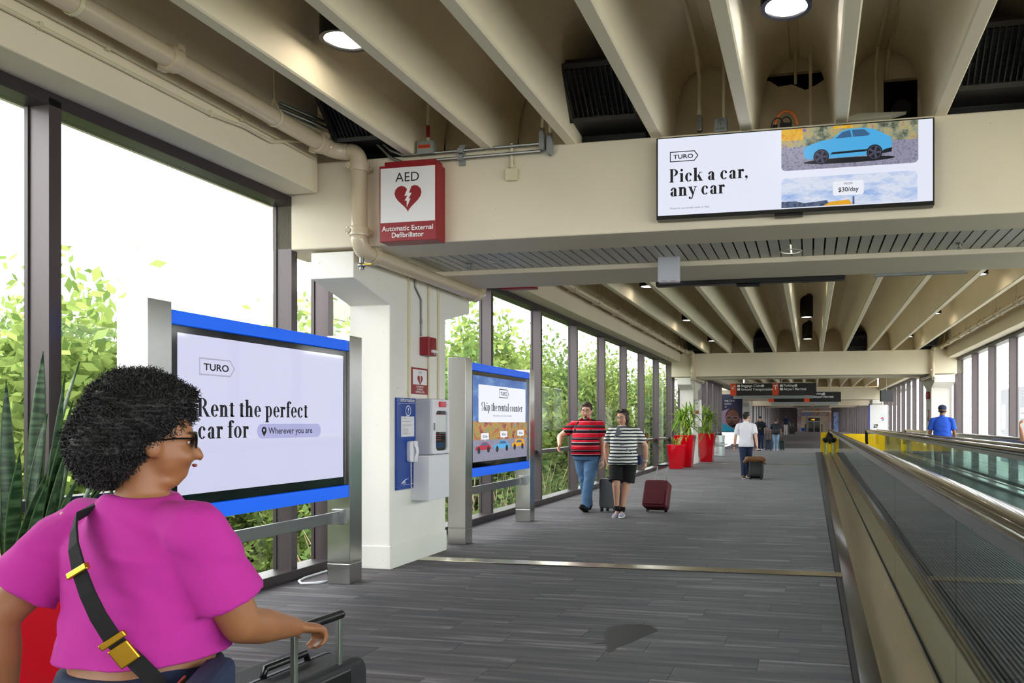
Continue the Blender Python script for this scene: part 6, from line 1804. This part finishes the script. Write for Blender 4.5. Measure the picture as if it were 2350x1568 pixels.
# ---------------- man in white, seen from behind, and the others further down
def wear3(K):
    K['shirt']('whitecloth', .475, .75, 1.0, .014, 'polo_shirt', .015, .006); K['legs']('navycloth', 1.0, 'trousers', .57); K['shoes']('brownleather')
    K['hair']('hairblack', [((0, -.12, .20), (.40, .46, .38)), ((0, .0, .46), (.34, .38, .12)), ((0, -.34, -.05), (.30, .14, .25))])
    c = MB(); c.lathe([(.060, -.02), (.066, -.02), (.064, .03), (.058, .03)], K['tp'](0, -.006, .845 * K['H']), 20); c.build('collar', 'whitecloth', K['t'], local=True, auto=True)
    J = K['J']; MB().lathe([(.028, -.012), (.032, -.012), (.032, .012), (.028, .012)], J['l']['wri'].lerp(J['l']['elb'], .08), 14, J['l']['elb'] - J['l']['wri']).build('watch', 'black', K['t'], local=True, auto=True)
person('person in white polo and navy trousers, seen from behind', (-1.70, 20.75, 0), R(4), 1.80, 'fair',
       dict(rhand=(.30, -.20, .86), rpole=(.5, -1, 0), lhand=(-.31, .06, .86), lpole=(-.6, -1, 0), rfoot=(.05, .22, .10), lfoot=(-.06, -.06, .076), rtoe=(0, 1, .2), yaw=R(-30), rcurl=1.1), wear3, g=1.02, sh=.118, vox=.010)
sc = suitcase('black suitcase with brown bag on top, behind white shirt', (-1.42, 20.38, 0), R(176), .37, .24, .42, R(22), 'casedark', .38, group=None)
t = thing('duffel_bag', 'brown leather bag lying on the black suitcase', 'bag', (-1.42, 20.20, .50))
b = MB(); b.cap((-.20, 0, .05), (.20, 0, .05), .075); b.cap((-.22, 0, .03), (-.27, .02, -.02), .05); b.cap((.2, 0, .03), (.24, .02, -.03), .05); solid(b, 'body', 'brownleather', t, .012, 3, disp=folds(.012, 12))
def wear4(cap, leg, top, bandana=None):
    def f(K):
        K['shirt'](top, .50, .7, 1.0, .014); K['legs'](leg, 1.0, 'trousers', .57); K['shoes']('whitecloth')
        if cap:
            K['hair'](cap, [((0, -.06, .26), (.42, .47, .32))], nm='cap')
        else:
            K['hair']('hairbrown', [((0, -.10, .20), (.40, .46, .38)), ((0, -.34, -.05), (.30, .14, .25))])
    return f
person('person in dark tee and black cap carrying black backpack', (-2.69, 42.2, 0), R(0), 1.86, 'tan', dict(rhand=(.33, .12, .98), lhand=(-.3, .1, .9), rfoot=(.09, 0, .078), lfoot=(-.07, .15, .078)), wear4('blackcloth', 'navycloth', 'navytee'), g=1.1, sh=.122, vox=.014)
backpack('black backpack on the back of person with cap', (-2.69, 41.97, .98), R(0), .36, .56, .24)
suitcase('dark ribbed suitcase beside person with black cap', (-2.22, 42.0, 0), R(0), .36, .25, .52, 0, 'caseblue', .42, shell=True)
person('person in navy tee and pale jeans carrying grey backpack', (-1.84, 42.0, 0), R(0), 1.75, 'tan', dict(rhand=(.26, .1, .85), lhand=(-.26, .1, .85), rfoot=(.09, .05, .075), lfoot=(-.09, 0, .075)), wear4(None, 'lightjeans', 'navytee'), g=1.06, sh=.118, vox=.014)
backpack('black and grey backpack on person in pale jeans', (-1.80, 41.77, .88), R(0), .36, .52, .24, 'casedark')
suitcase('dark green suitcase beside person in pale jeans', (-1.50, 42.1, 0), R(0), .26, .25, .50, 0, 'casegreen', .05)
person('person in dark shirt and pale trousers, farthest away', (-2.3, 74, .39), R(185), 1.90, 'deep', dict(rhand=(.33, .05, .85), lhand=(-.36, -.05, .95), lfoot=(-.07, .1, .08)), wear4('hairblack', 'palecloth', 'navytee'), g=1.0, vox=.016)
suitcase('tall dark luggage beside the farthest person', (-1.75, 74.2, .39), R(10), .55, .35, .75, 0, 'casedark', .25)
def wear5(K):
    K['shirt']('bluecloth', .47, .74, 1.0, .016, 'polo_shirt', .012, .008); K['legs']('navycloth', 1.0, 'trousers', .57); K['shoes']('blackcloth')
    c = MB(); hp, hh, hr = K['hp'], K['hh'], K['hr']
    c.ell(hp(0, -.05, .24), Vector((.43, .49, .36)) * hh, hr); c.ell(hp(0, .45, .16), Vector((.32, .3, .06)) * hh, hr)
    solid(c, 'cap', 'navycloth', K['t'], .010, 3)
    K['hair']('hairblack', [((0, -.22, -.06), (.33, .27, .2))])
    MB().lathe([(.064, -.02), (.072, -.02), (.068, .035), (.060, .035)], K['tp'](0, -.006, .842 * K['H']), 20).build('collar', 'bluecloth', K['t'], local=True, auto=True)
person('person in royal blue polo and cap on the far walkway', (3.44, 21.6, .012), R(-12), 1.97, 'deep',
       dict(rhand=(.34, .02, .93), rpole=(.7, -1, 0), lhand=(-.35, .04, .93), lpole=(-.7, -1, 0), yaw=R(-12)), wear5, g=1.14, sh=.122, vox=.011)
person('person at right picture edge, only one raised forearm visible', (3.70, 12.9, .012), R(150), 1.72, 'fair', dict(rhand=(.42, .24, 1.42), rpole=(.8, -.2, -1), lhand=(-.28, .05, .85)), wear4(None, 'jeans', 'whitecloth'), g=1.1, vox=.012)
pic_damp = MB(); pts_ = [(-1.434, 5.294), (-1.453, 5.442), (-1.378, 5.537), (-1.235, 5.593), (-1.145, 5.532), (-1.074, 5.419), (-1.148, 5.257), (-1.2, 5.084), (-1.266, 4.982), (-1.264, 4.876), (-1.3, 4.848), (-1.339, 4.967), (-1.339, 5.042), (-1.407, 5.028), (-1.475, 4.991), (-1.385, 5.114)]
pic_damp.flat(pts_[::-1], (0, 0, .0015), X3, Y3)
tag(pic_damp.build('damp_mark', 'damp'), 'dark damp patch soaked into the carpet in foreground', 'stain')
# ================================================================ outside
M['ground'] = mat('outside_paving', '#b9b8b0', .9, vary=.12, vscale=.4)
M['garage'] = mat('garage_concrete', '#7d7a73', .9, vary=.06, vscale=.5)
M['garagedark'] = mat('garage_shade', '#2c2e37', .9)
M['housewhite'] = mat('white_cladding', '#68696e', .85)
M['greyshutter'] = mat('grey_shutter', '#636267', .8)
M['winblue'] = mat('outside_window', '#4c5a62', .25)
M['leafa'] = leaf_mat('tree_leaf', '#556b36', '#92a25a'); M['leafb'] = leaf_mat('tree_leaf_deep', '#41592f', '#748a50')
M['bark'] = mat('tree_bark', '#7b6a55', .9, bump=.4, bscale=30); M['twig'] = mat('bare_twig', '#b09a7c', .9)
g_ = setting('ground', (0, 20, -5.5))
MB().box(-160, 160, -60, 220, -5.8, -5.5).build('paving', 'ground', g_)
GZ = -5.5
def leafcloud(n, rx, ry, rz, seed, size, clumps=46):
    r_ = np.random.default_rng(seed)
    cc = r_.normal(size=(clumps, 3)); cc /= np.linalg.norm(cc, axis=1)[:, None]
    cc *= (r_.random((clumps, 1)) ** .45)
    cc *= np.array([rx, ry, rz]) * .92
    idx = r_.integers(0, clumps, n)
    p = cc[idx] + r_.normal(size=(n, 3)) * np.array([rx, ry, rz]) * .15
    u = r_.normal(size=(n, 3)); u /= np.linalg.norm(u, axis=1)[:, None]
    v = np.cross(u, r_.normal(size=(n, 3))); v /= np.linalg.norm(v, axis=1)[:, None]
    s = size * r_.uniform(.6, 1.3, (n, 1))
    a = p - u * s; b = p + v * s * .5; c = p + u * s; d = p - v * s * .5
    vs = np.stack([a, b, c, d], 1).reshape(-1, 3)
    return vs, np.arange(4 * n).reshape(-1, 4)
def mesh_np(name, vs, fs, m):
    me = bpy.data.meshes.new(name)
    me.vertices.add(len(vs)); me.vertices.foreach_set('co', vs.ravel().astype(np.float32))
    k = fs.shape[1]
    me.loops.add(fs.size); me.loops.foreach_set('vertex_index', fs.ravel().astype(np.int32))
    me.polygons.add(len(fs)); me.polygons.foreach_set('loop_start', np.arange(0, fs.size, k, dtype=np.int32)); me.polygons.foreach_set('loop_total', np.full(len(fs), k, dtype=np.int32))
    me.materials.append(M[m]); me.update(); me.validate()
    return me
protos = []
for i, (mm, rx, rz) in enumerate((('leafa', 2.1, 4.5), ('leafb', 2.4, 4.2), ('leafa', 1.9, 4.8))):
    t = thing('tree', 'leafy green tree outside the left windows', 'tree', (0, 0, 0), group='leafy trees outside the left windows')
    vs, fs = leafcloud(26000, rx, rx, rz, 11 + i, .125, 130)
    vs[:, 2] += 5.3
    f = bpy.data.objects.new('foliage', mesh_np('foliage', vs, fs, mm)); COL.objects.link(f); f.parent = t; f['kind'] = 'stuff'
    b = MB(); r_ = random.Random(i)
    b.tube([(0, 0, 0), (.05, .03, 2.0), (.0, -.05, 4.5), (.1, .05, 7.5)], [.16, .13, .09, .03], 8)
    for k in range(9):
        a = k * 2.4; z = 2.2 + k * .5
        b.tube([(0, 0, z), (math.cos(a) * .7, math.sin(a) * .7, z + .9), (math.cos(a) * 1.3, math.sin(a) * 1.3, z + 1.9)], [.06, .04, .012], 6)
    b.build('trunk', 'bark', t, local=True, smooth=True)
    protos.append(t)
spots = [(-9.8, 2.2, .86), (-11.5, 4.9, .88), (-9.6, 8.2, .84), (-12.5, -.8, .92), (-11, -4, .9), (-12.8, 11.0, .87), (-11.6, 9.6, .84), (-14.5, 13.2, .84), (-8.9, 13.0, .72), (-9.6, 15.4, .88), (-8.8, 18.4, .90), (-9.5, 21.4, 1.0), (-8.9, 24.4, .92), (-9.8, 27.4, .98), (-9.0, 30.6, .94), (-9.8, 34.5, 1.0), (-9.2, 39, .98), (-12.5, 17, .90), (-13, 23, 1.05), (-12.8, 29, 1.0), (-14, 16.0, .76), (-9.5, 44, 1.0), (-13.5, 36, 1.05), (-10, 49, 1.0)]
ORD = ('first', 'second', 'third', 'fourth', 'fifth', 'sixth', 'seventh', 'eighth', 'ninth', 'tenth', 'eleventh', 'twelfth')
def TL(i):
    near = {3: 'tree outside the near window at the left picture edge', 4: 'tree beyond the left picture edge, outside the near window', 0: 'tree right behind the head in magenta, close to glass', 1: 'tree outside near window, behind the tall steel post', 2: 'small tree outside, behind near display stand', 5: 'farther tree outside, above the near display stand', 6: 'tree left of the tall steel post, outside near window', 7: 'farthest tree outside near window, above the magenta tee'}
    if i in near: return 'green leafy ' + near[i]
    fr = [k for k in range(8, len(spots)) if spots[k][0] > -11]; bk = [k for k in range(8, len(spots)) if spots[k][0] <= -11]
    if i in fr: return 'bright leafy tree, %s along the glass beyond the white pillar' % ORD[fr.index(i)]
    return 'taller leafy tree, %s of the back row beyond the white pillar' % ORD[bk.index(i)]
r_ = random.Random(2)
for i, (x, y_, s_) in enumerate(spots):
    rz_ = r_.uniform(0, 6.28)
    if i < 3:
        p_ = protos[i]; p_.location = (x, y_, GZ); p_.rotation_euler = (0, 0, rz_); p_.scale = (s_,) * 3
    else:
        p_ = dup(protos[i % 3], (x, y_, GZ), rz_, scale=s_)
    p_['label'] = TL(i)
# bare shrub close to the glass
for i, (x, y_) in enumerate(((-6.3, 10.3), (-6.5, 13.2), (-6.2, 16.5))):
    t = thing('bare_shrub', ('nearest', 'middle', 'farther')[i] + ' pale twiggy shrub low outside the left windows', 'shrub', (x, y_, GZ), group='twiggy shrubs below the windows')
    b = MB(); q_ = random.Random(i)
    for k in range(70):
        a = q_.uniform(0, 6.28); h = q_.uniform(4.3, 6.3); rr = q_.uniform(.3, 1.3)
        x1, y1 = rr * math.cos(a), rr * math.sin(a)
        b.tube([(x1 * .1, y1 * .1, 0), (x1 * .45, y1 * .45, h * .6), (x1, y1, h * .9), (x1 * 1.2 + q_.uniform(-.2, .2), y1 * 1.2, h)], [.02, .014, .008, .003], 4, False)
    o = b.build('twigs', 'twig', t, local=True); o['kind'] = 'stuff'
    vs, fs = leafcloud(700, 1.2, 1.2, .9, 40 + i, .08, 20); vs[:, 2] += 5.2
    o = bpy.data.objects.new('foliage', mesh_np('foliage', vs, fs, 'leafb')); COL.objects.link(o); o.parent = t; o['kind'] = 'stuff'
# parking structure behind the trees
t = thing('parking_garage', 'pale concrete parking garage behind the trees at left', 'building', (-38, 30, GZ))
for i, z in enumerate((-2.5, .6, 3.7, 6.8)):
    MB().box(-33, -30, 40, 110, z, z + .5).build('floor_deck', 'garage', t)
    MB().box(-30.1, -29.7, 40, 110, z, z + 1.15).build('parapet', 'garage', t)
    MB().box(-30.0, -29.75, 40, 110, z + 1.35, z + 1.42).build('guard_rail', 'garage', t)
    for k in range(12):
        y_ = 40.5 + k * 6.2
        if z < 6: MB().box(-30.6, -29.6, y_, y_ + .9, z + .5, z + 3.1).build('column', 'garage', t)
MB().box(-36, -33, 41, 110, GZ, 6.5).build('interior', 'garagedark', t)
MB().box(-33, -31, 42, 50, 7.3, 9.6).build('stair_tower', 'garage', t)
# low white building below, outside the near window
t = thing('low_building', 'white low building below the near window', 'building', (-14, 6, GZ))
MB().box(-22, -15.5, -3, 17, GZ, -1.2).build('walls', 'housewhite', t); MB().box(-22.3, -15.2, -3.3, 17.3, -1.2, -.9).build('roof', 'greyshutter', t)
for k in range(6):
    y_ = -1 + k * 3
    MB().box(-15.52, -15.4, y_, y_ + 1.6, -4.2, -2.2).build('window', 'winblue', t); MB().box(-15.41, -15.36, y_ + .76, y_ + .84, -4.2, -2.2).build('glazing_bar', 'housewhite', t)
# white building across the road on the right
t = thing('white_building', 'white building with grey shutters beyond the right windows', 'building', (40, 60, GZ))
MB().box(34, 60, 20, 150, GZ, 7.5).build('walls', 'housewhite', t)
for k in range(18):
    y_ = 30 + k * 6.5
    for z in (3.2, 2.2): MB().box(33.9, 34.05, y_, y_ + 2.2, z, z + .8).build('window', 'winblue', t)
    MB().box(33.9, 34.05, y_ - 1, y_ + 3.0, -2.4, .9).build('shutter', 'greyshutter', t)
    MB().box(33.85, 34.0, y_ - 1, y_ + 3.0, -2.7, -2.45).build('kerb', 'garagedark', t)
t = thing('rooftop_tower', 'pale stepped tower above the white building at right', 'building', (45, 70, 7.5))
for k in range(4): MB().box(46, 54, 66 + k, 74 - k, 7.4 + k * 2, 9.2 + k * 2).build('storey', 'housewhite', t); MB().box(45.6, 54.4, 65.6 + k, 74.4 - k, 9.2 + k * 2, 9.5 + k * 2).build('ledge', 'greyshutter', t)
